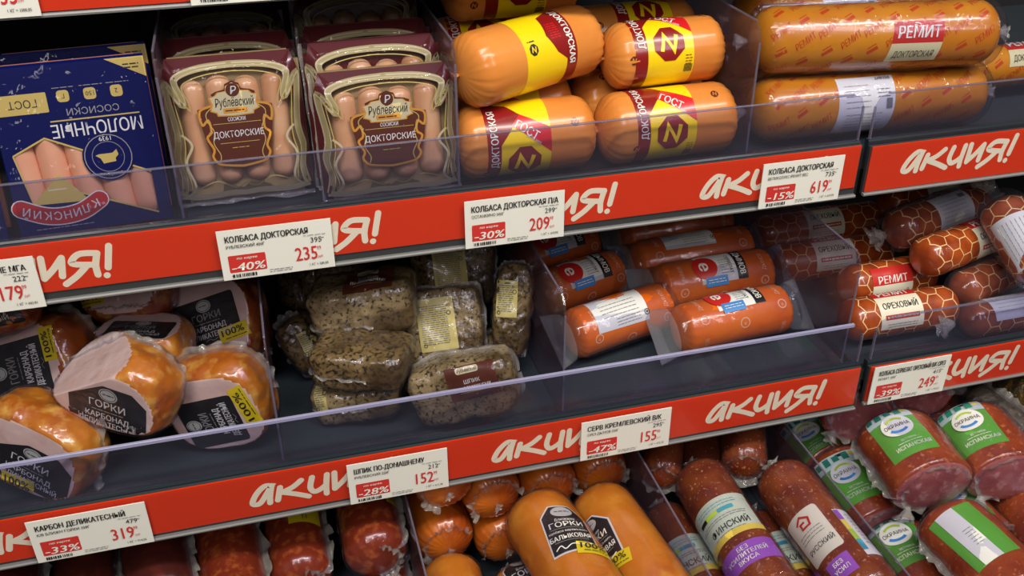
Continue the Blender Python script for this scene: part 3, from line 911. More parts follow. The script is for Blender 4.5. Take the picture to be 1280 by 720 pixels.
def banded(pa, za, pb, zb, R, roll, label, seed=0, shift=0, off=(0, 0, 0)):
    A, B = P(*pa, z=za) + V(off), P(*pb, z=zb) + V(off)
    S = Rev(A, B, R, R * .62, R * .62, 2.3, 2.3, roll=roll, seed=seed, bow=.001)
    t = thing('boiled_sausage', label, 'sausage', (A + B) / 2 - V((0, 0, R)), 'yellow banded boiled sausages')
    reg(t, S, ZA)
    link('casing', S.mesh(DOKT, pleatA=.0016, pleatB=.0016, np_=22), t)
    for p, d, k in ((S.ctr(0), -S.d, 0), (S.ctr(S.L), S.d, 1)): tuft(t, 'knotted_end', p + d * -.001, d, .006, DOKT, seed + k, .5)
    a = Art(); C = PI * R
    X0, X1 = -.035 + shift, .031 + shift
    a.poly([(X0, -C), (X1, -C), (X1, C), (X0, C)], WYEL, 0)
    a.poly([(X0 - .001, -C), (X0 + .013, -C), (X0 + .013, C), (X0 - .001, C)], WRED, 1)
    for b in (0, -.124, .112):
        # red house shape over the diamond
        if b == 0:
            a.poly([(X0 + .012, .012), (X0 + .030, .034), (X1, .006), (X1, .022), (X0 + .034, .046), (X0 + .024, .058), (X0 + .012, .062)], WRED, 1)
            a.poly([(X0 + .026, .032), (X1, .002), (X1, .027), (X0 + .036, .044)], WRD2, 2)
            a.text('ГОСТ', X0 + .0415, .0265, .0095, LTXT, 4, rot=-.62, bold=.03, maxw=.026)
            a.text('ЗАТО.100%', X0 + .0475, .0165, .003, LTXT, 4, rot=-.62, bold=.02, maxw=.018)
            nlogo(a, X0 + .038, -.008, .0172, WRED, WYEL, 3)
            a.text('ДОКТОРСКАЯ', X0 + .0062, .020, .0078, LTXT, 4, rot=PI / 2, bold=.03, maxw=.062)
            a.lines(X1 - .006, -.022, .008, 4, .003, WRED, 3, .0008, 4)
            for k in range(8): a.rect(X1 - .0105 + k * .0012, -.036, .0007, .009, BLACK, 3)
        else:
            y = b
            a.poly([(X0 + .012, y - .03), (X0 + .03, y - .022), (X0 + .034, y + .002), (X0 + .025, y + .02), (X0 + .012, y + .03)], WRED, 1)
            a.lines(X0 + .023, y + .006, .013, 7, .0026, WRD2, 2, .0007, 7)
            a.text('ДОКТОРСКАЯ', X0 + .0062, y + .004, .0078, LTXT, 4, rot=PI / 2, bold=.03, maxw=.062)
            nlogo(a, X1 - .011, y + .012, .0052, BLACK, WYEL, 3)
            a.lines(X1 - .010, y + .0035, .009, 1, .002, BLACK, 3, .0007, 2)
    a.build(S.fn, 'printed_band', t, step=(None, .004), eps=.00018)
    m = Art(); nlogo(m, -.048, -.022, .0042, BROWNL, DOKT, 0); nlogo(m, .046, .03, .0042, BROWNL, DOKT, 0)
    m.build(S.fn, 'small_print', t, step=(.002, .002))
    return t


RN = .0365
Z1 = ZA + .0385
lf, rt = ((583, 181), Z1, (754, 162), Z1), ((752, 166), Z1 + .001, (917, 146), Z1 + .001)      # the two of the front row
banded(*lf, RN + .001, -.55, 'yellow banded boiled sausage with the N diamond low, bottom row beside the divider', 1, -.012)
banded(*rt, .0380, -.12, 'yellow banded boiled sausage with the N diamond centred, bottom row', 2, -.012)
banded((750, 58), ZA + .108, (592, 106), ZA + .104, .0375, 2.95, 'tilted boiled sausage with plain yellow side on top of the pile', 3, 0)
banded((757, 168), Z1, (900, 150), Z1, .0350, .45, 'boiled sausage on top of the pile touching the tilted one', 4, -.010, (-.008, .042, .064))
banded(*lf, .034, .6, 'boiled sausage half hidden behind the tilted one', 5, -.02, (.004, .114, .066))
banded(*rt, .034, .95, 'boiled sausage with barcode behind the upper right one of the pile', 6, .01, (.006, .112, .068))
banded(*lf, RN, -.0, 'dim boiled sausage at the top of the pile under the shelf above', 7, 0, (-.002, .085, .132))
banded(*lf, RN, -.9, 'boiled sausage in the gap behind the bottom row, mostly hidden', 8, 0, (0, .077, 0))
banded(*rt, RN, 1.4, 'boiled sausage hidden in shade behind the bottom row at the divider', 9, 0, (0, .077, 0))

# ------------------------------------------------------------------ long tan loaves
REMIT = M('tan_loaf_casing', (214, 138, 22), .3, coat=.6, coat_rough=.1, col2=(204, 122, 16), scale=14)
REMPR = M('tan_loaf_print', (196, 66, 10), .35, coat=.5)


def remit(pa, za, pb, zb, R, roll, label, seed, front='red', lx=0):
    A, B = P(*pa, z=za), P(*pb, z=zb)
    S = Rev(A, B, R, R * .75, R * .75, 2.2, 2.2, roll=roll, seed=seed)
    t = thing('loaf_sausage', label, 'sausage', (A + B) / 2 - V((0, 0, R)), 'long tan loaf sausages')
    reg(t, S, ZA)
    link('casing', S.mesh(REMIT), t)
    a = Art(); rr = random.Random(seed)
    k = 0; x = -S.L / 2 + R * .6
    while x < S.L / 2 - R * .6:
        for j in range(-4, 5):
            y = j * .0235 + (k % 2) * .012
            if abs(y) < .085:
                if (j + k) % 2: a.text('РЕМИТ', x, y, .0075, REMPR, 0, rot=.6, bold=.02, shear=.2, maxw=.025)
                else:
                    a.stroke([(x - .005, y - .004), (x + .006, y + .003)], .004, REMPR, 0); a.stroke([(x - .005, y + .0015), (x + .004, y + .007)], .0012, REMPR, 0)
        x += .0255; k += 1
    a.build(S.fn, 'casing_print', t, step=(.008, .006), eps=.00015)
    b = Art()
    if front == 'red':
        b.poly([(lx - .030, .006), (lx + .028, .006), (lx + .030, .030), (lx - .027, .030)], LOGORED, 0); b.text('РЕМИТ', lx, .018, .0128, LTXT, 2, bold=.03, shear=.12, maxw=.048)
        b.poly([(lx - .034, -.016), (lx + .025, -.016), (lx + .028, .006), (lx - .030, .006)], CREAM, 0); b.text('ДОКТОРСКАЯ', lx - .004, -.006, .0078, BLACK, 2, shear=.15, maxw=.046)
        nm = 'front_label'
    else:
        b.poly([(lx - .038, -.045), (lx + .03, -.045), (lx + .036, .026), (lx - .034, .026)], PAPER, 0)
        b.text('РЕМИТ', lx + .022, .022, .004, BLACK, 2, rot=PI, bold=.02); b.lines(lx + .02, .008, .016, 3, .004, GREYINK, 2, .0008, 3)
        b.rect(lx + .026, -.008, .007, .011, GREYINK, 2); b.lines(lx - .012, .014, .03, 5, .006, LTXT2, 2, .0006, 8)
        b.lines(lx - .004, -.018, .045, 5, .004, GREYINK, 2, .0006, 9); nm = 'back_label'
    b.build(S.fn, nm, t, step=(None, .004), eps=.0004)
    W = Rev(S.A - S.d * .006, S.B + S.d * .006, R + .002, R * .55, R * .55, 2.0, 2.0, seed=seed, wob=.06)
    link('film', W.mesh(WRAP, seg=48), t)
    tuft(t, 'film_end', S.B + S.d * .004, S.d + V((0, 0, -.2)), .010, FILM, seed); tuft(t, 'film_end', S.A - S.d * .004, -S.d, .010, FILM, seed + 1)
    return t


remit((936, 139), ZA + .0405, (1224, 113), ZA + .0405, .035, .1, 'tan loaf sausage with white back label, bottom one behind the guard', 1, 'white', -.020)
remit((938, 62), ZA + .103, (1238, 50), ZA + .103, .0365, -.42, 'tan loaf sausage with red and cream front label, lying on the bottom one', 2, 'red', .034)
remit((915, 24), ZA + .108, (1172, 8), ZA + .108, .034, .4, 'tan loaf sausage behind, only its upper side visible under the shelf above', 3, 'none', .0)
remit((880, 80), ZA + .0405, (1150, 60), ZA + .0405, .035, .8, 'tan loaf sausage lying hidden behind the red labelled one', 4, 'none', .0)
remit((1150, 92), ZA + .0405, (1330, 74), ZA + .0405, .026, .5, 'thin tan loaf in shade, sticking out behind the loaf ends', 5, 'red', .035)

# ------------------------------------------------------------------ smoked ham pieces, middle tier
RIND = M('ham_rind', (190, 92, 22), .32, coat=.8, coat_rough=.09, col2=(142, 52, 14), scale=22, lo=.36, hi=.64, bump=.35, bscale=60, col3=(228, 160, 70), scale3=60, lo3=.50, hi3=.72, detail=7)
RINDG = M('ham_rind_golden', (210, 126, 22), .32, coat=.8, coat_rough=.09, col2=(176, 78, 14), scale=22, lo=.40, hi=.66, bump=.35, bscale=60, col3=(234, 178, 76), scale3=60, lo3=.50, hi3=.72, detail=7)
CUT = M('ham_cut', (240, 204, 184), .35, coat=.4, coat_rough=.12, col2=(246, 220, 204), scale=20, lo=.35, hi=.7, col3=(224, 176, 154), scale3=40, lo3=.5, hi3=.8, bump=.2, bscale=50)
SEAL = M('seal_print', (196, 196, 184), .4)


def ham_label(s=1.0, w=.086, h=.062, peak=False, sticker=True, tw=1.0):
    a = Art()
    if peak: a.poly([(-w / 2, -h / 2), (w / 2, -h / 2), (w / 2, h * .28), (w * .32, h * .5), (-w * .05, h * .5), (-w / 2, h * .12)], LABK, 0)
    else: a.rect(0, 0, w, h, LABK, 0, r=.004)
    x = -w * .05
    a.disc(w * .02 if peak else 0, h * .33, w * .12, SEAL, 2, ry=h * .135); a.ring(w * .02 if peak else 0, h * .33, w * .10, .0006, LABK, 3, ry=h * .11)
    a.lines(w * .02 if peak else 0, h * .33, w * .14, 1, .002, LABK, 3, .001, 3)
    a.text('ГОРКИ', 0, h * .10, h * .15, LTXT2 if not peak else LTXT, 2, bold=.02, maxw=w * .46)
    a.lines(0, -h * .035, w * .4, 1, .002, LTXT2, 2, .0009, 5)
    a.text('КАРБОНАД', 0, -h * .15, h * .115, LTXT, 2, bold=.03, maxw=w * .56)
    a.text('ДЕЛИКАТЕСНЫЙ', 0, -h * .31, h * .115, LTXT, 2, bold=.03, maxw=w * .74)
    a.stroke(smooth_pts([(-w * .1, -h * .43), (-w * .03, -h * .40), (w * .02, -h * .44), (w * .1, -h * .41)]), .0006, LTXT2, 2)
    return a


def sticker_art():
    b = Art(); b.rect(0, 0, .036, .0165, YEL, 1, r=.0006)
    b.text('100%', -.0005, .0020, .0078, BLACK, 3, bold=.03, maxw=.027); b.lines(.002, -.0052, .026, 1, .002, BLACK, 3, .0009, 2)
    return b


def ham(px, z, r, u, h, label, seed, cuts, mat=RIND, p=2.7, lab=None, stick=None, seams=(), amp=.004):
    c = P(*px, z=z)
    K = Chunk(c, r, u, h, p, seed, amp, cuts, freq=12, ymin=.797, zmin=ZB + .002)
    t = thing('smoked_ham', label, 'ham', c - V((0, 0, min(h))), 'vacuum packed smoked ham pieces')
    K.build(t, 'meat', mat, CUT)
    reg_chunk(t, K, ZB)
    if lab:
        o, lr, lu, rot, w_, h_, pk = lab
        K.label(ham_label(w=w_, h=h_, peak=pk), 'black_label', t, K.w(*o), lr, lu, rot)
    if stick:
        o, lr, lu, rot = stick
        K.label(sticker_art(), 'yellow_sticker', t, K.w(*o), lr, lu, rot)
    for k, (ax, wd_, a0, a1, off) in enumerate(seams): K.seam(t, ax, wd_, seed + k, a0, a1, off)
    F_ = Chunk(K.c, r, u, tuple(q + .0018 for q in h), p, seed, amp, [(a, l + .0018) for a, l in cuts], freq=12)
    F_.build(t, 'film', WRAP, None)
    return t


RT, UT, VT = CX, UP, -FW
d = camdir
ham((184, 508), ZB + .088, d(.93, -.33, .15), d(.33, .90, .25), (.062, .044, .042), 'smoked ham with bare pale cut face tilted up, resting on the front pieces', 11,
    [(V((-.56, .64, .54)), .026), (V((.10, -.35, .93)), .031)], RINDG, 2.8,
    lab=((.010, -.018, .03), d(.92, -.36, .1), d(.36, .92, -.1), .06, .080, .046, True), seams=[(2, .010, .3, 3.4, -.012)])
ham((70, 560), ZB + .042, d(.90, -.42, .1), d(.38, .85, .36), (.060, .047, .040), 'smoked ham at the front left corner, sticker at its lower edge', 12,
    [(V((.04, -.12, .99)), .028)], RINDG, 2.9,
    lab=((.006, -.012, .03), d(.88, -.46, .1), d(.42, .84, .2), 0, .088, .052, True), stick=((-.004, -.036, .03), d(.93, -.34, .1), d(.3, .88, -.3), .0), seams=[(2, .012, -1.2, 1.0, -.005)])
ham((294, 520), ZB + .046, d(.97, .14, .1), d(-.12, .88, .38), (.053, .052, .040), 'smoked ham at the front beside the divider, label turned sideways', 13,
    [(V((-.02, -.14, .99)), .027)], RINDG, 3.0,
    lab=((-.006, -.014, .03), d(.98, .10, .1), d(-.1, .92, .2), PI / 2 + .12, .056, .062, False), stick=((.034, .002, .03), d(.98, .12, .1), d(-.1, .9, -.2), PI / 2 + .3), seams=[(2, .013, 0, 3.2, -.004)])
ham((46, 434), ZB + .092, d(.92, .38, .1), d(-.36, .92, .15), (.064, .052, .042), 'smoked ham at the left picture edge, label turned sideways', 14,
    [(V((-.20, .16, .97)), .028)], RIND, 3.0,
    lab=((-.010, .006, .03), d(.95, .28, .1), d(-.26, .95, -.05), PI / 2 - .05, .060, .078, False), stick=((.036, .018, .03), d(.95, .28, .1), d(-.2, .95, .0), PI / 2 - .05), seams=[(2, .011, -1.5, 1.0, -.006)])
ham((190, 424), ZB + .078, d(.99, -.04, .1), d(.05, .98, .15), (.050, .044, .042), 'golden smoked ham wedged in the middle behind the tilted one, label at its top', 15,
    [(V((0, .95, .30)), .034)], RINDG, 3.4,
    lab=((.002, .036, .02), d(.99, -.03, .05), d(.02, .62, -.78), 0, .070, .036, False), seams=[(1, .008, -.5, 2.2, -.01)])
ham((278, 408), ZB + .072, d(.97, .12, .1), d(-.15, .97, .15), (.050, .060, .048), 'smoked ham by the divider at the back with slanted black label', 16,
    [(V((-.06, .20, .98)), .030)], RIND, 3.0,
    lab=((-.004, .012, .03), d(.94, .30, .1), d(-.30, .93, -.1), .0, .074, .052, False), stick=((.026, -.004, .03), d(.94, .32, .1), d(-.3, .93, -.1), .02), seams=[(1, .012, -1.2, 1.8, -.036)])
ham((162, 376), ZB + .112, d(.98, .08, .1), d(-.05, .95, .25), (.052, .038, .038), 'smoked ham cut off by the rail above, pale face and black label', 17,
    [(V((0, .25, .97)), .030)], RIND, 3.0,
    lab=((.004, .022, .03), d(.99, .06, .1), d(-.05, .95, -.05), 0, .07, .04, False), stick=((-.035, -.002, .03), d(.99, .08, .1), d(-.05, .95, 0), .1), seams=[(1, .009, -.8, .8, -.012)])
ham((8, 400), ZB + .125, d(.95, .25, .1), d(-.2, .92, .25), (.044, .036, .036), 'dim smoked ham in the far corner under the rail at the picture edge', 18,
    [(V((0, .2, .98)), .030)], RIND, 3.0,
    lab=((.006, .000, .03), d(.97, .22, .1), d(-.2, .95, 0), 0, .066, .040, False), stick=((.006, .026, .03), d(.97, .22, .1), d(-.2, .95, 0), .1))

# ------------------------------------------------------------------ spiced pork fat
FAT = M('spiced_fat', (164, 142, 94), .38, coat=.7, coat_rough=.1, col2=(92, 70, 30), scale=16, lo=.42, hi=.60, detail=9, col3=(50, 38, 16), scale3=260, lo3=.52, hi3=.64, bump=.4, bscale=140)
FATD = M('spiced_fat_dark', (142, 116, 66), .38, coat=.7, coat_rough=.1, col2=(82, 60, 24), scale=16, lo=.40, hi=.60, detail=9, col3=(48, 36, 16), scale3=260, lo3=.49, hi3=.62, bump=.4, bscale=140)
FATM = M('meat_streak', (92, 48, 40), .35, coat=.7, col2=(120, 70, 52), scale=30)
LABC = M('label_pale_yellow', (220, 204, 120), .4, coat=.3)


def cream_label(w, h, seed=0):
    a = Art(); a.rect(0, 0, w, h, LABC, 0, r=.001)
    a.lines(-w * .05, h * .36, w * .72, int(h * .78 / .0024), .0024, GREYINK, 2, .0008, seed)
    a.ring(w * .36, h * .2, .0022, .0006, BLACK, 2, n=12); a.text('АО', w * .36, h * .34, .003, BLACK, 2); a.ring(-w * .36, -h * .38, .0018, .0006, BLACK, 2, n=10)
    return a


def brown_label(w, h):
    a = Art(); a.rect(0, 0, w, h, BROWNL, 0, r=.001)
    a.rect(-w * .05, h * .36, w * .45, h * .2, BEIGE, 2, r=.0025); a.text('Рублёвский', -w * .05, h * .36, h * .1, BLACK, 3, maxw=w * .38)
    a.text('ШПИК', 0, h * .02, h * .12, LTXT, 2, bold=.02); a.text('ПО-ДОМАШНЕМУ', 0, -h * .17, h * .11, LTXT, 2, bold=.02, maxw=w * .7)
    a.rect(0, -h * .3, w * .6, .0005, GOLD, 2)
    return a


def shpik(px, z, r, u, h, label, seed, mat=FAT, lab=None, seam=None, p=4.5, amp=.0035, flat=True):
    c = P(*px, z=z); K = Chunk(c, r, u, h, p, seed, amp, (), taper=.04, freq=22, ymin=.797, zmin=ZB + .002)
    t = thing('pork_fat', label, 'pork fat', c - V((0, 0, min(h))), 'vacuum packed spiced pork fat')
    K.build(t, 'fat_block', mat, None, 30)
    reg_chunk(t, K, ZB)
    for k, l in enumerate(lab or ()):
        kind, o, lr, lu, rot, w_, h_ = l
        K.label(cream_label(w_, h_, seed) if kind == 'c' else brown_label(w_, h_), 'cream_label' if kind == 'c' else 'brown_label', t, K.w(*o), lr, lu, rot)
    for k, (ax, wd_, a0, a1, off) in enumerate(seam or ()): K.seam(t, ax, wd_, seed + k, a0, a1, off)
    Chunk(K.c, r, u, tuple(q + .0016 for q in h), p, seed, amp, (), taper=.04, freq=22).build(t, 'film', WRAP, None, 26)
    return t


shpik((458, 386), ZB + .102, d(.98, .14, .08), d(-.10, .88, .46), (.057, .030, .034), 'spiced pork fat lying on top of the left stack, dark label on its upper side', 21, FAT,
      [('b', (.012, .02, .004), d(.98, .16, .05), d(-.05, .45, -.88), 0, .055, .046)], [(1, .006, -2.9, .3, -.010)], p=6)
shpik((556, 411), ZB + .064, d(.98, .10, .10), d(-.12, .98, .05), (.043, .048, .021), 'square spiced pork fat block facing front with big cream label', 22, FAT,
      [('c', (-.006, .008, .02), d(.985, .14, .1), d(-.13, .98, .05), 0, .043, .060)], [(2, .007, 0, 6.28, -.006)], amp=.0022, p=8)
shpik((644, 390), ZB + .074, d(.99, -.09, .1), d(.10, .98, .12), (.021, .053, .020), 'slim spiced pork fat standing upright against the divider', 23, FATD,
      [('c', (-.006, .014, .02), d(.99, -.05, .1), d(.06, .98, .05), .0, .024, .042)], [(2, .006, 1.2, 2.0, 0), (2, .007, 4.3, 5.1, 0)], p=4.5)
shpik((456, 455), ZB + .060, d(.98, -.04, .1), d(.05, .88, .46), (.050, .022, .036), 'spiced pork fat without label, second from top of the left stack', 24, FATD,
      None, [(1, .007, -2.9, .3, -.004)], p=6)
shpik((452, 492), ZB + .0225, d(.98, .12, .10), d(-.12, .86, .48), (.050, .0205, .040), 'spiced pork fat at the bottom of the left stack', 25, FAT,
      [('c', (-.036, .012, .03), d(.95, .25, .1), d(-.1, .95, -.1), -.1, .014, .030)], [(1, .007, -2.9, .3, 0)], p=6)
shpik((582, 506), ZB + .036, d(.97, .20, .12), d(-.18, .92, .35), (.057, .034, .027), 'spiced pork fat at the front by the guard with brown label', 26, FAT,
      [('b', (.014, .012, .02), d(.97, .24, .1), d(-.22, .95, -.1), .0, .054, .036)], [(2, .008, 0, 6.28, -.008)], p=5, amp=.003)
shpik((380, 428), ZB + .045, d(.85, .48, .1), d(-.45, .86, .2), (.020, .034, .022), 'small spiced pork fat pack with crumpled clear corner, left of the stack', 27, FATD,
      [('c', (.010, .0, .02), d(.95, .2, .1), d(-.1, .95, .1), .2, .016, .028)], [(2, .012, 1.2, 4.6, 0)], p=3.4)
shpik((566, 336), ZB + .095, d(.99, .04, .1), d(-.05, .97, .2), (.050, .042, .020), 'dim spiced pork fat at the back with cream label under the rail', 28, FATD,
      [('c', (.0, .004, .02), d(.99, .08, .1), d(-.06, .97, .1), 0, .04, .058)], [(2, .006, -1, 1, 0)], p=7)
shpik((405, 352), ZB + .062, d(.98, -.08, .15), d(.08, .95, .2), (.056, .034, .026), 'dim spiced pork fat in the dark back left corner', 29, FATD, None, None, p=6)
shpik((622, 440), ZB + .021, d(.95, .2, .1), d(-.15, .9, .4), (.026, .020, .022), 'spiced pork fat peeping out between square block and upright piece', 30, FATD, None, [(2, .006, 0, 3, 0)])

# ------------------------------------------------------------------ orange salami halves in clear pouches
SALA = M('orange_salami', (232, 112, 16), .35, coat=.4, coat_rough=.1, col2=(216, 92, 10), scale=16, bump=.12, bscale=120)
SPRINT = M('salami_print', (232, 176, 140), .4, coat=.4)
SBLUE = M('salami_blue', (60, 130, 200), .4, coat=.4)


WELD = clear('pouch_weld', body=.16, bodycol=(200, 205, 210), gloss=.12, rough=.1, bump=.5, bscale=60)


def salami(pa, pb, z, R, roll, label, seed, kind='w', wings=1, z2=None, lift=0):
    A, B = P(*pa, z=z), P(*pb, z=z2 or z)
    S = Rev(A, B, R, R * .42, R * .42, 2.4, 2.4, roll=roll, seed=seed, bow=.002, front=V((0, -.62, .78)))
    t = thing('salami', label, 'sausage', (A + B) / 2 - V((0, 0, R)), 'orange salami in clear pouches')
    reg(t, S, ZB)
    link('casing', S.mesh(SALA, pleatA=.0008, pleatB=.0008), t)
    a = Art()
    for x in (-S.L * .34, S.L * .36):
        for k in range(3):
            y = -.06 + k * .06
            a.ring(x, y - .02, .0052, .0014, SPRINT, 0, n=16); a.text('e', x, y - .02, .005, SPRINT, 0, bold=.02)
            a.text('ДЫМОВ', x, y + .005, .0052, SPRINT, 0, rot=PI / 2, bold=.015, maxw=.024)
    a.ring(0, -.034, .006, .0014, SPRINT, 0, n=16); a.text('e', 0, -.034, .0055, SPRINT, 0, bold=.02)
    a.build(S.fn, 'casing_print', t, step=(None, .004), eps=.00015)
    b = Art()
    if kind == 'w':
        b.poly([(-.048, -.014), (.024, -.016), (.026, .032), (-.046, .034)], PAPER, 0); b.lines(-.012, .016, .05, 4, .005, LTXT2, 2, .0008, 3)
        b.ring(.022, -.006, .0032, .0008, BLACK, 2, n=14); b.disc(.022, -.006, .0014, BLACK, 2, n=8); b.lines(-.004, -.004, .034, 3, .0035, GREYINK, 2, .0006, 5)
    else:
        b.poly([(-.030, -.014), (.034, -.014), (.034, .030), (-.030, .030)], PAPER, 0)
        b.rect(.027, .008, .014, .044, LABK, 1); b.text('ДЫМОВ', .027, .008, .0078, LTXT, 3, rot=-PI / 2, bold=.03, maxw=.032)
        b.disc(-.022, .008, .0165, LOGORED, 2); b.text('е', -.022, .008, .016, LTXT, 3, rot=-PI / 2, bold=.05)
        b.text('СЕРВЕЛАТ', .012, .008, .0045, BLACK, 3, rot=-PI / 2, bold=.02, maxw=.026); b.lines(.004, .014, .012, 6, .0035, GREYINK, 3, .0007, 4)
        b.rect(-.010, -.012, .03, .012, SBLUE, 3); b.lines(-.010, -.010, .024, 2, .003, LTXT, 4, .0008, 6)
    b.build(S.fn, 'paper_label', t, step=(None, .004), eps=.0004)
    # clear pouch: a loose tube that flattens into welded wings past both ends
    W = .032 * wings
    verts, faces = [], []; n = 36
    ts = [-W, -W * .6, -W * .25, 0, R * .2, R * .45, S.L / 2, S.L - R * .45, S.L - R * .2, S.L, S.L + W * .25, S.L + W * .6, S.L + W]
    for i, tt in enumerate(ts):
        over = max(0, -tt, tt - S.L) / W
        fl = (1 - over) * .98 + .02 if over > 0 else 1
        rr_ = max(S.rad(min(max(tt, R * .2), S.L - R * .2)), R * .8) + .0018
        for k in range(n):
            th = 2 * PI * k / n
            q = S.n0 * math.cos(th) * rr_ * (fl if over > 0 else 1) + S.u0 * math.sin(th) * rr_ * (1 + .22 * over)
            q += S.n0 * (.0016 * noise.noise(V((tt * 60, th * 2, seed))) - .004 * over)
            verts.append(S.A + S.d * tt + q)
    for i in range(len(ts) - 1):
        for k in range(n): faces.append((i * n + k, i * n + (k + 1) % n, (i + 1) * n + (k + 1) % n, (i + 1) * n + k))
    nf = len(ts) - 1
    link('clear_pouch', mesh(verts, faces, [SHEET, WELD], [1 if i in (0, 1, nf - 2, nf - 1) else 0 for i in range(nf) for k in range(n)]), t)
    return t


RS = .0305
salami((712, 421), (832, 382), ZB + RS + .003, RS, -.1, 'orange salami with blank white label, front of the row beside the divider', 31, 'w', .75)
salami((672, 372), (772, 338), ZB + RS + .004, RS, .0, 'orange salami with red, white and black label, second behind the white labelled one', 32, 'b', .6)
salami((640, 330), (742, 300), ZB + RS + .004, RS, .0, 'orange salami in shade, third behind the white labelled one', 33, 'b', .5)
salami((846, 415), (980, 385), ZB + RS + .003, RS, .55, 'orange salami at the front of the right row, label curling over its top', 34, 'b')
salami((818, 360), (958, 336), ZB + RS + .012, RS, -.05, 'orange salami with red, white and blue label, second in the right row', 35, 'b')
salami((806, 328), (950, 304), ZB + RS + .014, RS, .5, 'orange salami with pale paper on top, third in the right row', 36, 'w', .8)
salami((782, 300), (918, 278), ZB + RS + .022, RS, 1.3, 'dim orange salami under the rail, last in the right row', 37, 'b', .8)

# ------------------------------------------------------------------ net patterned nut sausages
NUT = M('nut_sausage_casing', (140, 56, 22), .3, coat=.7, coat_rough=.1, col2=(176, 80, 30), scale=40, lo=.4, hi=.65)
NETC = M('net_print', (232, 190, 132), .4, coat=.5)


def nut(pa, za, pb, zb, R, roll, label, seed, lab='f', bag=False, lx=0):
    A, B = P(*pa, z=za), P(*pb, z=zb)
    S = Rev(A, B, R, R * .7, R * .7, 2.3, 2.3, roll=roll, seed=seed)
    t = thing('nut_sausage', label, 'sausage', (A + B) / 2 - V((0, 0, R)), 'net patterned nut sausages')
    reg(t, S, ZB)
    link('casing', S.mesh(NUT, seg=48), t)
    a = Art(); rr = random.Random(seed); g = .0118; C = 2 * PI * R
    nrow = round(C / (g * 1.732)); gy = C / nrow / 1.732
    for i in range(-int(S.L / (1.5 * g) / 2) - 1, int(S.L / (1.5 * g) / 2) + 2):
        for j in range(nrow):
            cx = i * 1.5 * g; cy = (j + .5 * (i % 2)) * 1.732 * gy - C / 2

            def pt(k):
                ang = PI / 3 * k; x, y = cx + g * math.cos(ang), cy + gy * math.sin(ang)
                q = noise.noise(V((x * 90, math.cos(y / R) * 3 + seed, math.sin(y / R) * 3)))
                return (x + q * .0022, y + q * .0018)
            for k in (0, 1, 2):
                p, q = pt(k), pt(k + 1)
                if max(abs(p[0]), abs(q[0])) > S.L / 2 - .0032: continue
                if abs(p[0] - q[0]) + abs(p[1] - q[1]) > .004: a.stroke([p, q], .0013, NETC, 0)
    a.build(S.fn, 'net_print', t, step=(.004, .004), eps=.0002)
    if lab:
        b = Art()
        if lab == 'f':
            h0, h1 = -.026, .026
            b.poly([(lx - .029, h0), (lx + .029, h0), (lx + .029, h1), (lx - .029, h1)], PAPER if 0 else CREAM_L, 1)
            b.poly([(lx - .029, .017), (lx + .029, .017), (lx + .029, .040), (lx - .029, .040)], LOGORED, 2); b.text('РЕМИТ', lx, .0235, .0095, LTXT, 3, bold=.03, maxw=.042)
            b.text('ОРЕХОВЫЙ', lx, .0035, .0078, BLACK, 3, bold=.012, maxw=.047); b.rect(lx, -.0105, .046, .0055, LOGORED, 3); b.lines(lx, -.0105, .042, 1, .002, CREAM_L, 4, .002, seed)
            b.lines(lx, -.019, .04, 2, .003, GREYINK, 3, .0006, seed)
        else:
            b.poly([(lx - .034, -.034), (lx + .034, -.034), (lx + .034, .030), (lx - .034, .030)], PAPER, 1)
            b.lines(lx - .002, .018, .05, 9, .0052, LTXT2, 2, .0006, seed); b.rect(lx + .022, .020, .012, .006, GREYINK, 2)
        b.build(S.fn, 'paper_label', t, step=(None, .003), eps=.0003)
    if bag:
        W = Rev(S.A - S.d * .016, S.B + S.d * .016, R + .0025, R * 1.1, R * 1.1, 1.7, 1.7, seed=seed, wob=.10); link('film', W.mesh(SHEET, seg=40), t)
        tuft(t, 'film_end', S.A - S.d * .014, -S.d, .016, FILM, seed); tuft(t, 'film_end', S.B + S.d * .014, S.d, .016, FILM, seed + 3)
    return t


CREAM_L = M('label_ivory', (226, 220, 196), .38, coat=.3)
RU = .0265
nut((1066, 402), ZB + RU + .002, (1203, 381), ZB + RU + .002, RU, .25, 'net patterned nut sausage with readable ivory label, front one behind the guard', 41, 'f', lx=-.012)
nut((1062, 352), ZB + RU + .022, (1176, 334), ZB + RU + .022, RU, -.9, 'net patterned nut sausage, red label edge on top, right behind the front one', 42, 'f', lx=-.01)
nut((958, 332), ZB + RU + .004, (1112, 312), ZB + RU + .004, RU, .30, 'net patterned nut sausage seen through the milky divider, lower of the two there', 43, 'f', lx=-.004)
nut((950, 292), ZB + RU + .012, (1108, 268), ZB + RU + .012, RU, .35, 'net patterned nut sausage at the back behind the milky divider, upper of the two there', 44, 'f', lx=.0)
nut((1150, 342), ZB + RU + .040, (1262, 298), ZB + RU + .040, RU, -.15, 'net patterned nut sausage slanting up under the upright bagged one', 45, 'f', lx=.018)
nut((1122, 296), ZB + RU + .065, (1232, 256), ZB + RU + .065, RU + .001, -.15, 'net patterned nut sausage with plain white back label, bagged', 46, 'b', True, .004)
nut((1240, 258), ZB + .130, (1296, 352), ZB + .075, RU + .003, .3, 'bagged nut sausage standing steeply over the others', 47, 'b', True, .012)
nut((1196, 372), ZB + RU + .018, (1268, 340), ZB + RU + .020, RU - .003, .6, 'nut sausage without label, bagged, below the slanting one', 48, None, True)
nut((1092, 262), ZB + RU + .030, (1215, 240), ZB + RU + .030, RU, .45, 'dim nut sausage with ivory label right under the upper rail', 49, 'f')
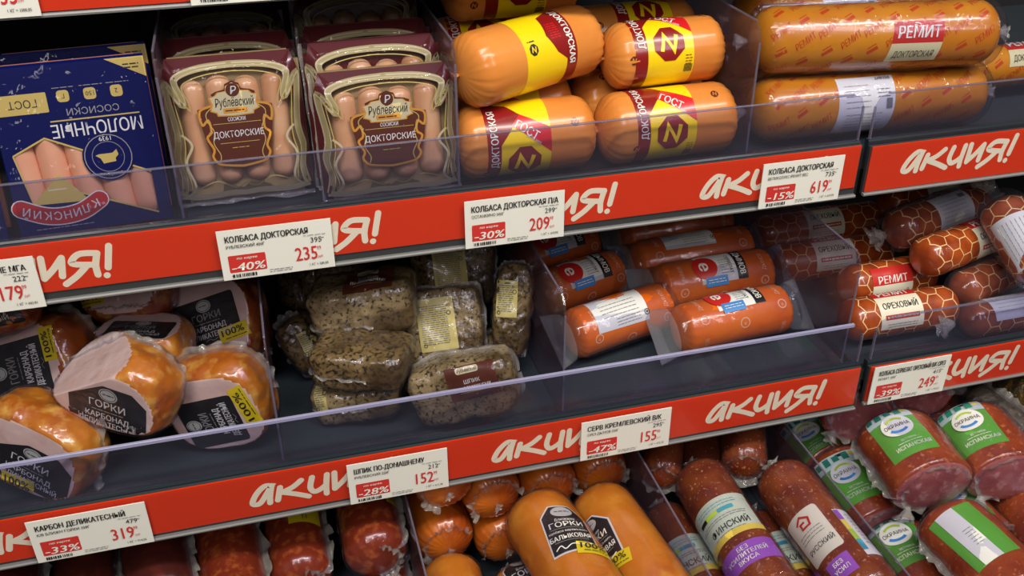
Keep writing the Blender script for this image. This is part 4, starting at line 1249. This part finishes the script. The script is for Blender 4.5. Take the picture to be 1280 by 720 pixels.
nut((1206, 408), ZB + RU - .004, (1310, 389), ZB + RU - .004, RU - .004, 1.2, 'bagged nut sausage with white label lying lowest behind the guard', 50, 'b', True)

# ------------------------------------------------------------------ golden sausages, bottom shelf
BALYK = M('golden_sausage', (216, 124, 24), .3, coat=.7, coat_rough=.12, col2=(180, 76, 12), scale=18, lo=.42, hi=.62, detail=6, col3=(230, 146, 40), scale3=36, lo3=.46, hi3=.66)
BALYD = M('golden_sausage_brown', (196, 104, 28), .3, coat=.7, coat_rough=.12, col2=(160, 70, 20), scale=16)


def balyk_label():
    a = Art()
    o = [(-.024, -.034), (.028, -.034), (.028, .018), (.012, .034), (-.012, .034), (-.024, .020)]
    o = [(x * .92, y * .95) for x, y in o]; a.poly([(x * 1.08, y * 1.06) for x, y in o], LTXT, 0); a.poly(o, LABK, 1)
    a.disc(.001, .0235, .012, SEAL, 2, ry=.0075); a.lines(.001, .0235, .016, 1, .002, LABK, 3, .001, 3)
    a.text('Ближние', .001, .0115, .0038, LTXT, 3, shear=.2); a.text('ГОРКИ', .001, .0045, .0072, LTXT, 3, bold=.03, maxw=.036)
    a.rect(.001, -.0015, .036, .0005, LTXT2, 3); a.text('колбаса варено-копч.', .001, -.0055, .003, LTXT, 3, maxw=.042)
    a.text('БАЛЫКОВАЯ', .001, -.0135, .0062, LTXT, 3, bold=.03, maxw=.044); a.rect(.001, -.019, .036, .0005, LTXT2, 3)
    a.stroke(smooth_pts([(-.018, -.028), (-.012, -.024), (-.008, -.029), (0, -.025), (.010, -.028), (.020, -.026)]), .0012, LTXT, 3)
    return a


def golden(pa, za, pb, zb, R, label, seed, lab=None, roll=0, mat=None, seam=True):
    """pa: the far end, pb: the near end"""
    A, B = P(*pa, z=za), P(*pb, z=zb)
    S = Rev(A, B, R, R * .8, R * .8, 2.2, 2.2, roll=roll, seed=seed, bow=.002)
    t = thing('smoked_sausage', label, 'sausage', (A + B) / 2 - V((0, 0, R)), 'golden smoked sausages')
    reg(t, S, ZC)
    link('casing', S.mesh(mat or BALYK, pleatA=.0008, pleatB=.0012, np_=30), t)
    if lab is not None:
        f = lambda x, y, e: S.at(S.L / 2 + lab[0] - y, x / S.R + S.roll, e)
        balyk_label().build(f, 'black_label', t, step=(.004, .008), eps=.0004, rot=lab[1])
        f2 = lambda x, y, e: S.at(S.L / 2 + lab[0] + .036 - y, x / S.R + S.roll + lab[2], e)
        sticker_art().build(f2, 'yellow_sticker', t, step=(.004, .004), eps=.0006, rot=lab[1] - .15)
    if seam: end_seam(t, S, S.L - R * .12, .014, seed, lean=.65)
    tuft(t, 'knotted_end', S.B + S.d * -.002, S.d, .007, FILM, seed, .9)
    tuft(t, 'knotted_end', S.A + S.d * .002, -S.d, .008, FILM, seed + 2, .9)
    W = Rev(S.A, S.B, R + .0018, R * .7, R * .7, 2.2, 2.2, seed=seed, wob=.03, bow=.002); link('film', W.mesh(WRAP, seg=44), t)
    return t


golden((674, 634), .712, (776, 790), .712, .0400, 'golden smoked sausage with full black label in front, left of the two labelled ones', 51, (-.012, -.18, .35), .50, seam=False)
golden((758, 618), .705, (864, 770), .705, .0385, 'golden smoked sausage beside the divider, black label and yellow sticker on its left side', 52, (-.012, -.12, .28), -.72, seam=False)
golden((618, 720), .662, (668, 800), .655, .0360, 'golden smoked sausage low beneath the labelled one, seal of its label showing', 53, (-.01, 0, .3), .5, seam=False)
golden((560, 705), .655, (588, 810), .650, .0350, 'golden smoked sausage at the bottom edge beside the divider', 54, None, seam=False)
for q, (px, py, z, R_, lb) in enumerate([
        (548, 622, .722, .0345, 'end of a golden sausage, top of the left column of ends'),
        (553, 672, .668, .0340, 'end of a golden sausage, lower in the left column of ends'),
        (618, 615, .722, .0345, 'pleated golden sausage end, top of the middle column'),
        (622, 668, .662, .0330, 'golden sausage end in the gap left of the labelled sausage'),
        (690, 602, .716, .0345, 'pleated golden sausage end above the left labelled sausage'),
        (762, 588, .716, .0340, 'golden sausage end just below the tag reading 155')]):
    B = P(px, py, z=z); A = B + V((-.01, .16, .0))
    S = Rev(A, B + V((0, -.02, 0)), R_, R_ * .7, R_ * .75, 2.2, 2.2, seed=60 + q)
    t = thing('smoked_sausage', lb, 'sausage', (S.A + S.B) / 2 - V((0, 0, R_)), 'golden smoked sausage ends')
    reg(t, S, ZC)
    link('casing', S.mesh(BALYD, pleatA=.0008, pleatB=.0016, np_=34), t)
    end_seam(t, S, S.L - R_ * .22, .013, 60 + q, a0=-2.6 + .3 * q, a1=1.0 + .3 * q, lean=.55)
    tuft(t, 'knotted_end', S.B, S.d, .006, FILM, 60 + q, .9)

# ------------------------------------------------------------------ red smoked sausages, bottom left
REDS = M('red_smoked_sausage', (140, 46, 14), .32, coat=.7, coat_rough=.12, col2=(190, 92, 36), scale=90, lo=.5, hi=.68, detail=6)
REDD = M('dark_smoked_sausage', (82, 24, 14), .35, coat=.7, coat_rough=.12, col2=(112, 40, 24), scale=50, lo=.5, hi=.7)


def long_sausage(pa, za, pb, zb, R, mat, label, seed, group, name='smoked_sausage', yellow=None, film=True, capB=.6):
    A, B = P(*pa, z=za), P(*pb, z=zb)
    S = Rev(A, B, R, R * .7, R * capB, 2.2, 2.3, seed=seed, wob=.01)
    t = thing(name, label, 'sausage', (A + B) / 2 - V((0, 0, R)), group)
    reg(t, S, ZC)
    link('casing', S.mesh(mat, pleatB=.0008), t)
    if yellow:
        b = Art(); b.rect(yellow[0], yellow[1], yellow[2], yellow[3], YEL, 0); b.lines(yellow[0], yellow[1], yellow[2] * .8, 2, .004, BLACK, 2, .0008, seed)
        b.build(S.fn, 'yellow_label', t, step=(None, .004), eps=.0004)
    if film:
        W = Rev(S.A, S.B + S.d * .004, R + .002, R * .5, R * .5, 2, 2, seed=seed, wob=.06); link('film', W.mesh(WRAP, seg=40), t)
        rev_seam(t, S, 1.2, S.L * .3, S.L * .98, .012, seed)
        end_seam(t, S, S.L - R * .1, .016, seed, a0=.2, a1=3.2)
    return t


G1 = 'red smoked sausages on the bottom shelf'
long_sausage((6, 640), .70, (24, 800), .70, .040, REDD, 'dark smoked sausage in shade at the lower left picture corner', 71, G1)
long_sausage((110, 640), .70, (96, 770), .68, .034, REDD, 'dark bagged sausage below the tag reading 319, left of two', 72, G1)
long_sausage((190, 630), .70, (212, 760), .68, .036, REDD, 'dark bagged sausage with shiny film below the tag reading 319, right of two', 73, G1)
long_sausage((268, 610), .68, (296, 770), .68, .036, REDS, 'red smoked sausage in shade, left of the one with yellow band', 74, G1)
long_sausage((352, 590), .68, (372, 734), .67, .034, REDS, 'red smoked sausage with yellow band, just left of the dark gap', 75, G1, yellow=(.012, .014, .034, .040))
long_sausage((446, 570), .685, (476, 712), .675, .035, REDS, 'red smoked sausage right of the dark gap, glossy end bulging', 76, G1, yellow=(.012, .036, .04, .022))
long_sausage((470, 640), .640, (494, 780), .632, .027, REDS, 'red smoked sausage under the one right of the dark gap', 77, G1)
long_sausage((502, 610), .632, (514, 745), .632, .016, REDS, 'thin red smoked sausage with yellow label against the divider', 78, G1, yellow=(.012, .0, .04, .05))

# ------------------------------------------------------------------ speckled salami with label bands
SALM = M('speckled_salami', (142, 66, 22), .34, coat=.6, coat_rough=.14, col2=(112, 40, 18), scale=30, col3=(206, 140, 104), scale3=240, lo3=.60, hi3=.72, detail=5)
LGREEN = M('label_pale_green', (206, 218, 190), .4, coat=.3)
LYEL = M('label_yellow_edge', (232, 206, 84), .4, coat=.3)
PURP = M('label_purple', (156, 84, 186), .4, coat=.3)
TEAL = M('label_teal', (60, 150, 170), .4, coat=.3)
LIME = M('label_lime', (170, 200, 60), .4, coat=.3)


def finnish(pa, za, pb, zb, R, label, seed, kind='f', roll=0, lx=0):
    A, B = P(*pa, z=za), P(*pb, z=zb)
    S = Rev(A, B, R, R * .8, R * .7, 2.2, 2.2, roll=roll, seed=seed)
    t = thing('speckled_salami', label, 'sausage', (A + B) / 2 - V((0, 0, R)), 'speckled salami with label bands')
    reg(t, S, ZC)
    link('casing', S.mesh(SALM, pleatA=.0004, pleatB=.0008), t)
    f = lambda x, y, e: S.at(S.L / 2 + lx - y, x / S.R + S.roll, e)
    if kind == 'f':
        b = Art(); b.rect(0, .002, .084, .056, LGREEN, 0); b.rect(0, .026, .084, .008, PAPER if 0 else LGREEN, 1)
        b.rect(-.022, .012, .012, .005, LABK, 2); b.rect(-.008, .012, .016, .005, LIME, 2); b.rect(.010, .012, .018, .005, TEAL, 2)
        b.lines(0, .023, .05, 2, .004, TEAL, 2, .0008, seed); b.lines(0, .004, .06, 2, .003, GREYINK, 2, .0008, seed)
        b.text('ФИНСКИЙ', .004, -.010, .0085, BLACK, 2, maxw=.048, bold=.006); b.rect(0, -.0225, .084, .008, LYEL, 2); b.lines(0, -.018, .04, 1, .002, GREYINK, 3, .0006, 2)
        b.build(f, 'paper_label', t, step=(.003, None), eps=.0004)
        g = Art(); g.rect(0, -.052, .084, .028, PURP, 0)
        for k, s in enumerate(('БЕЗ', 'УСИЛИТЕЛЕЙ', 'ВКУСА')): g.text(s, .002, -.0445 - k * .0075, .0054, LTXT, 2, bold=.03)
        g.build(f, 'purple_label', t, step=(.003, None), eps=.0004)
    elif kind == 'w':
        b = Art(); b.rect(-.012, 0, .046, .060, CREAM_L, 0, r=.004)
        b.stroke([(-.020, .018), (-.012, .024), (-.004, .018), (-.006, .010), (-.016, .010), (-.016, .016), (-.010, .016)], .0024, LOGORED, 2)
        b.lines(-.012, .004, .03, 3, .004, GREYINK, 2, .0008, seed); b.text('РУССКИЙ', -.010, -.016, .006, BLACK, 2, maxw=.034)
        b.build(f, 'paper_label', t, step=(.003, None), eps=.0004)
        g = Art(); g.rect(.036, -.018, .026, .066, PAPER, 0)
        for k, m in enumerate((PURP, LYEL, LIME, TEAL)): g.rect(.026, .006 - k * .0145, .006, .0142, m, 2)
        g.lines(.040, .006, .012, 9, .005, GREYINK, 2, .0008, 4); g.build(f, 'back_label', t, step=(.003, None), eps=.0004)
        q = Art(); q.rect(-.008, -.050, .030, .024, PURP, 0); q.text('БЕЗ', -.008, -.045, .005, LTXT, 2, bold=.02); q.text('УСИЛ', -.008, -.053, .005, LTXT, 2, bold=.02)
        q.build(f, 'purple_label', t, step=(.003, None), eps=.0004)
    W = Rev(S.A, S.B, R + .0016, R * .7, R * .6, 2, 2, seed=seed, wob=.03); link('film', W.mesh(WRAP, seg=40), t)
    end_seam(t, S, S.L - R * .2, .012, seed, lean=.6); tuft(t, 'film_end', S.A + S.d * .002, -S.d, .011, FILM, seed)
    return t


finnish((870, 588), .705, (980, 760), .700, .0330, 'speckled salami with pale green label and purple band, highest in its pile', 81, 'f', -.10, .000)
finnish((822, 640), .655, (910, 790), .655, .0290, 'speckled salami low at the divider, left of the purple banded one', 82, 'f', -.1, .006)
finnish((980, 592), .722, (1112, 760), .715, .0335, 'brown salami with ivory house label and coloured stripes, right of the purple banded one', 83, 'w', .05, .012)
finnish((946, 640), .690, (1036, 780), .686, .0200, 'speckled salami wedged between the two large ones', 84, 'f', -.2, -.008)
finnish((842, 530), .705, (836, 606), .695, .0250, 'salami end in clear film at the back behind the divider', 85, 'n')
finnish((868, 540), .690, (878, 600), .690, .0300, 'dark salami far back above the purple banded one', 86, 'n')
finnish((925, 520), .725, (928, 590), .715, .0270, 'salami end in clear film under the rail right of the tag reading 155', 87, 'n')

# ------------------------------------------------------------------ green labelled half loaves
HAMR = M('half_loaf_crust', (170, 74, 30), .32, coat=.8, coat_rough=.1, col2=(142, 52, 20), scale=24, col3=(208, 126, 70), scale3=150, lo3=.58, hi3=.7, detail=5, bump=.25, bscale=140)
HAMC = M('half_loaf_cut', (190, 112, 104), .35, coat=.8, coat_rough=.12, col2=(168, 86, 86), scale=30, col3=(216, 156, 148), scale3=90, lo3=.56, hi3=.7, bump=.25, bscale=90)
LGRN = M('label_green', (98, 176, 62), .38, coat=.5)
DGRN = M('label_dark_green', (40, 128, 104), .38, coat=.4)
SKY = M('label_pale_blue', (196, 216, 206), .38, coat=.4)


def green_label(back=False):
    a = Art(); w, h = .060, .074
    a.rect(0, 0, w, h, LGRN, 0, r=.001)
    if back:
        a.rect(-.006, 0, .024, h, PAPER, 1); a.lines(-.002, .006, .010, 6, .004, GREYINK, 2, .0008, 5); return a
    a.rect(0, h * .38, w, h * .24, SKY, 1)
    for k in range(4): a.rect(-.024 + .0125 * k, h * .40, .008, .008 + .003 * (k % 2), DGRN, 2)
    a.rect(.022, h * .42, .006, .006, LYEL, 2); a.rect(.006, h * .44, .007, .004, LABK, 2)
    a.disc(.002, h * .10, .0185, PAPER, 3, ry=.0165)
    a.text('ОКРАИНА', .002, h * .10, .0056, BLACK, 4, maxw=.030)
    a.stroke([(.002 + .012 * math.cos(q), h * .10 + .0105 * math.sin(q)) for q in [math.radians(x) for x in range(40, 145, 10)]], .0028, LIME, 4)
    a.stroke([(.002 + .012 * math.cos(q), h * .10 + .0105 * math.sin(q)) for q in [math.radians(x) for x in range(215, 325, 10)]], .0034, SBLUE, 4)
    a.text('ВЕТЧИНА', .004, -h * .20, .0030, LTXT, 2, maxw=.018); a.lines(.004, -h * .26, .03, 1, .002, LTXT, 2, .0008, 2)
    a.text('ИСПАНСКАЯ', .004, -h * .34, .0054, LTXT, 2, bold=.02, maxw=.042)
    return a


def half_loaf(pa, za, pb, zb, R, label, seed, lab='f', roll=0, lx=0, lrot=0, seam=None, flat=.82, nocut=False, lroll=0):
    """pa far end, pb near end, which is the cut"""
    A, B = P(*pa, z=za), P(*pb, z=zb)
    S = Rev(A, B, R, R * .5, R * .20, 2.2, 2.6, roll=roll, seed=seed, flat=flat, wob=.035)
    t = thing('ham_half_loaf', label, 'ham loaf', (A + B) / 2 - V((0, 0, R * flat)), 'green labelled half loaves')
    reg(t, S, ZC)
    link('crust', S.mesh(HAMR, None, None if nocut else HAMC), t)
    if lab:
        f = lambda x, y, e: S.at(S.L / 2 + lx - y, x / S.R + S.roll + lroll, e)
        green_label(lab == 'b').build(f, 'green_label', t, step=(.004, .006), eps=.0006, rot=lrot)
    W = Rev(S.A - S.d * .002, S.B + S.d * .0015, R + .0022, R * .5, R * .2, 2.1, 2.4, seed=seed + 4, wob=.06, flat=flat); link('film', W.mesh(WRAP, seg=44), t)
    if seam is not None: rev_seam(t, S, seam, .0, S.L, .013, seed)
    end_seam(t, S, S.L * .999 - .002, .010, seed, a0=-2.4, a1=2.0, lean=.35)
    tuft(t, 'film_end', S.B - S.u0 * R * .9 * flat, S.d - S.u0, .012, FILM, seed)
    return t


half_loaf((1108, 532), .742, (1170, 612), .735, .050, 'green labelled half loaf on top of the pile with full label and pale cut end', 91, 'f', .25, -.008, .02, -1.15)
half_loaf((1212, 528), .722, (1272, 608), .715, .048, 'green labelled half loaf right of the topmost one, label in full view', 92, 'f', .1, -.006, .0, None)
half_loaf((1046, 578), .664, (1110, 668), .650, .042, 'green labelled half loaf pressed under the topmost one, label half covered', 93, 'f', .1, -.002, 0, None)
half_loaf((1106, 655), .638, (1190, 770), .638, .043, 'green labelled half loaf low behind the divider, logo showing', 94, 'f', .15, -.030, 0, None)
half_loaf((1174, 648), .706, (1278, 756), .706, .043, 'half loaf with white stripe on a green back label, crossing over the low one', 95, 'b', .35, -.006, .1, -1.0)
half_loaf((1166, 606), .668, (1236, 676), .668, .036, 'green labelled half loaf beneath the topmost one, pale blue label top showing', 96, 'f', .3, .0, 0, None)
half_loaf((1262, 600), .680, (1340, 700), .680, .042, 'half loaf in red film at the right picture edge, no label in view', 97, None, 0, 0, 0, -1.2)
half_loaf((1040, 470), .705, (1072, 530), .722, .046, 'half loaf at the back with its pink cut end just below the rail gap', 98, None)
half_loaf((1128, 452), .735, (1152, 500), .745, .043, 'half loaf far back, pink cut end under the tag reading 249', 99, None)
half_loaf((1156, 478), .690, (1192, 540), .705, .046, 'half loaf with orange crust behind the topmost one', 100, None, nocut=True)
half_loaf((1000, 525), .650, (1050, 580), .655, .044, 'half loaf behind the divider at the back, green label edge showing', 101, 'f', .1, .012)

# ------------------------------------------------------------------ spiced salami at the lower right
SPICE = M('spice_crust', (64, 50, 28), .4, coat=.6, coat_rough=.12, col2=(120, 92, 30), scale=90, lo=.45, hi=.6, detail=6, col3=(200, 160, 60), scale3=170, lo3=.62, hi3=.7, bump=.7, bscale=180)
SPICG = M('spice_crust_grey', (92, 82, 64), .4, coat=.8, coat_rough=.1, col2=(52, 44, 32), scale=60, lo=.45, hi=.6, bump=.4, bscale=120)


def spiced(pa, za, pb, zb, R, mat, label, seed):
    A, B = P(*pa, z=za), P(*pb, z=zb)
    S = Rev(A, B, R, R * .7, R * .7, 2.3, 2.3, seed=seed, wob=.04)
    t = thing('spiced_salami', label, 'sausage', (A + B) / 2 - V((0, 0, R)), 'spice crusted salami')
    reg(t, S, ZC)
    link('crust', S.mesh(mat), t)
    W = Rev(S.A, S.B, R + .003, R * .6, R * .6, 2, 2, seed=seed + 4, wob=.1); link('film', W.mesh(WRAP, seg=40), t)
    rev_seam(t, S, 1.0, .01, S.L - .01, .014, seed); tuft(t, 'film_end', S.A, -S.d, .014, FILM, seed); tuft(t, 'film_end', S.B, S.d, .012, FILM, seed + 1)
    return t


spiced((1236, 466), .735, (1330, 528), .735, .034, SPICE, 'salami rolled in gold and dark spices at the right picture edge', 111)
spiced((1196, 494), .722, (1290, 566), .705, .027, SPICG, 'greyish spiced salami in shiny film behind the half loaves', 112)

# ------------------------------------------------------------------ let the piles settle: move sausages that would sit inside each other


def seg_near(p1, q1, p2, q2):
    d1, d2, r = q1 - p1, q2 - p2, p1 - p2
    a, e, f = d1.dot(d1), d2.dot(d2), d2.dot(r); c, b = d1.dot(r), d1.dot(d2)
    den = a * e - b * b
    s = min(1, max(0, (b * f - c * e) / den)) if den > 1e-12 else .5
    t = (b * s + f) / e
    if t < 0: t = 0; s = min(1, max(0, -c / a))
    elif t > 1: t = 1; s = min(1, max(0, (b - c) / a))
    return p1 + d1 * s, p2 + d2 * t


WALLS = {ZA: [.184, .504], ZB: [-.0275, .275, .620], ZC: [.096, .373, .566]}
for it in range(160):
    for i in range(len(REG)):
        for j in range(i):
            p, q = REG[i], REG[j]
            if p[2] != q[2]: continue
            if it == 0: continue
            if (p[1][0][0] + p[3] - q[1][0][0] - q[3]).length > .45: continue
            for a0, a1, r0 in p[1]:
                for b0, b1, r1 in q[1]:
                    x, y = seg_near(a0 + p[3], a1 + p[3], b0 + q[3], b1 + q[3])
                    dv = x - y; dd = dv.length; ov = r0 + r1 + .0032 - dd
                    if ov > 0:
                        n = (dv / dd) if dd > 1e-6 else V((0, 0, 1))
                        rd = (x - CAM).normalized(); n = (n + rd * (.4 if n.dot(rd) > 0 else -.4)).normalized()      # rather deeper than sideways
                        p[3] += n * ov * .3; q[3] -= n * ov * .3
    for o in REG:
        P_ = [(v + o[3], r) for a, b, r in o[1] for v in (a, b)]
        lo = min(v.z - r for v, r in P_) - o[2] - (.002 if len(o[1]) > 1 else .0042)
        if lo < 0: o[3].z -= lo
        yf = {ZA: .8785, ZB: .8015}.get(o[2], 0) - min(v.y - r for v, r in P_)
        if len(o[1]) > 1: yf -= .0025
        if yf > 0: o[3].y += yf
        x0, x1 = min(v.x - r for v, r in P_), max(v.x + r for v, r in P_); m = sum((a + b).x / 2 for a, b, r in o[1]) / len(o[1])
        for w in WALLS[o[2]]:
            if m > w and x0 < w + .0015: o[3].x += (w + .0015 - x0) * .5
            if m < w and x1 > w - .0015: o[3].x -= (x1 - w + .0015) * .5
for o in REG: o[0].location += o[3]
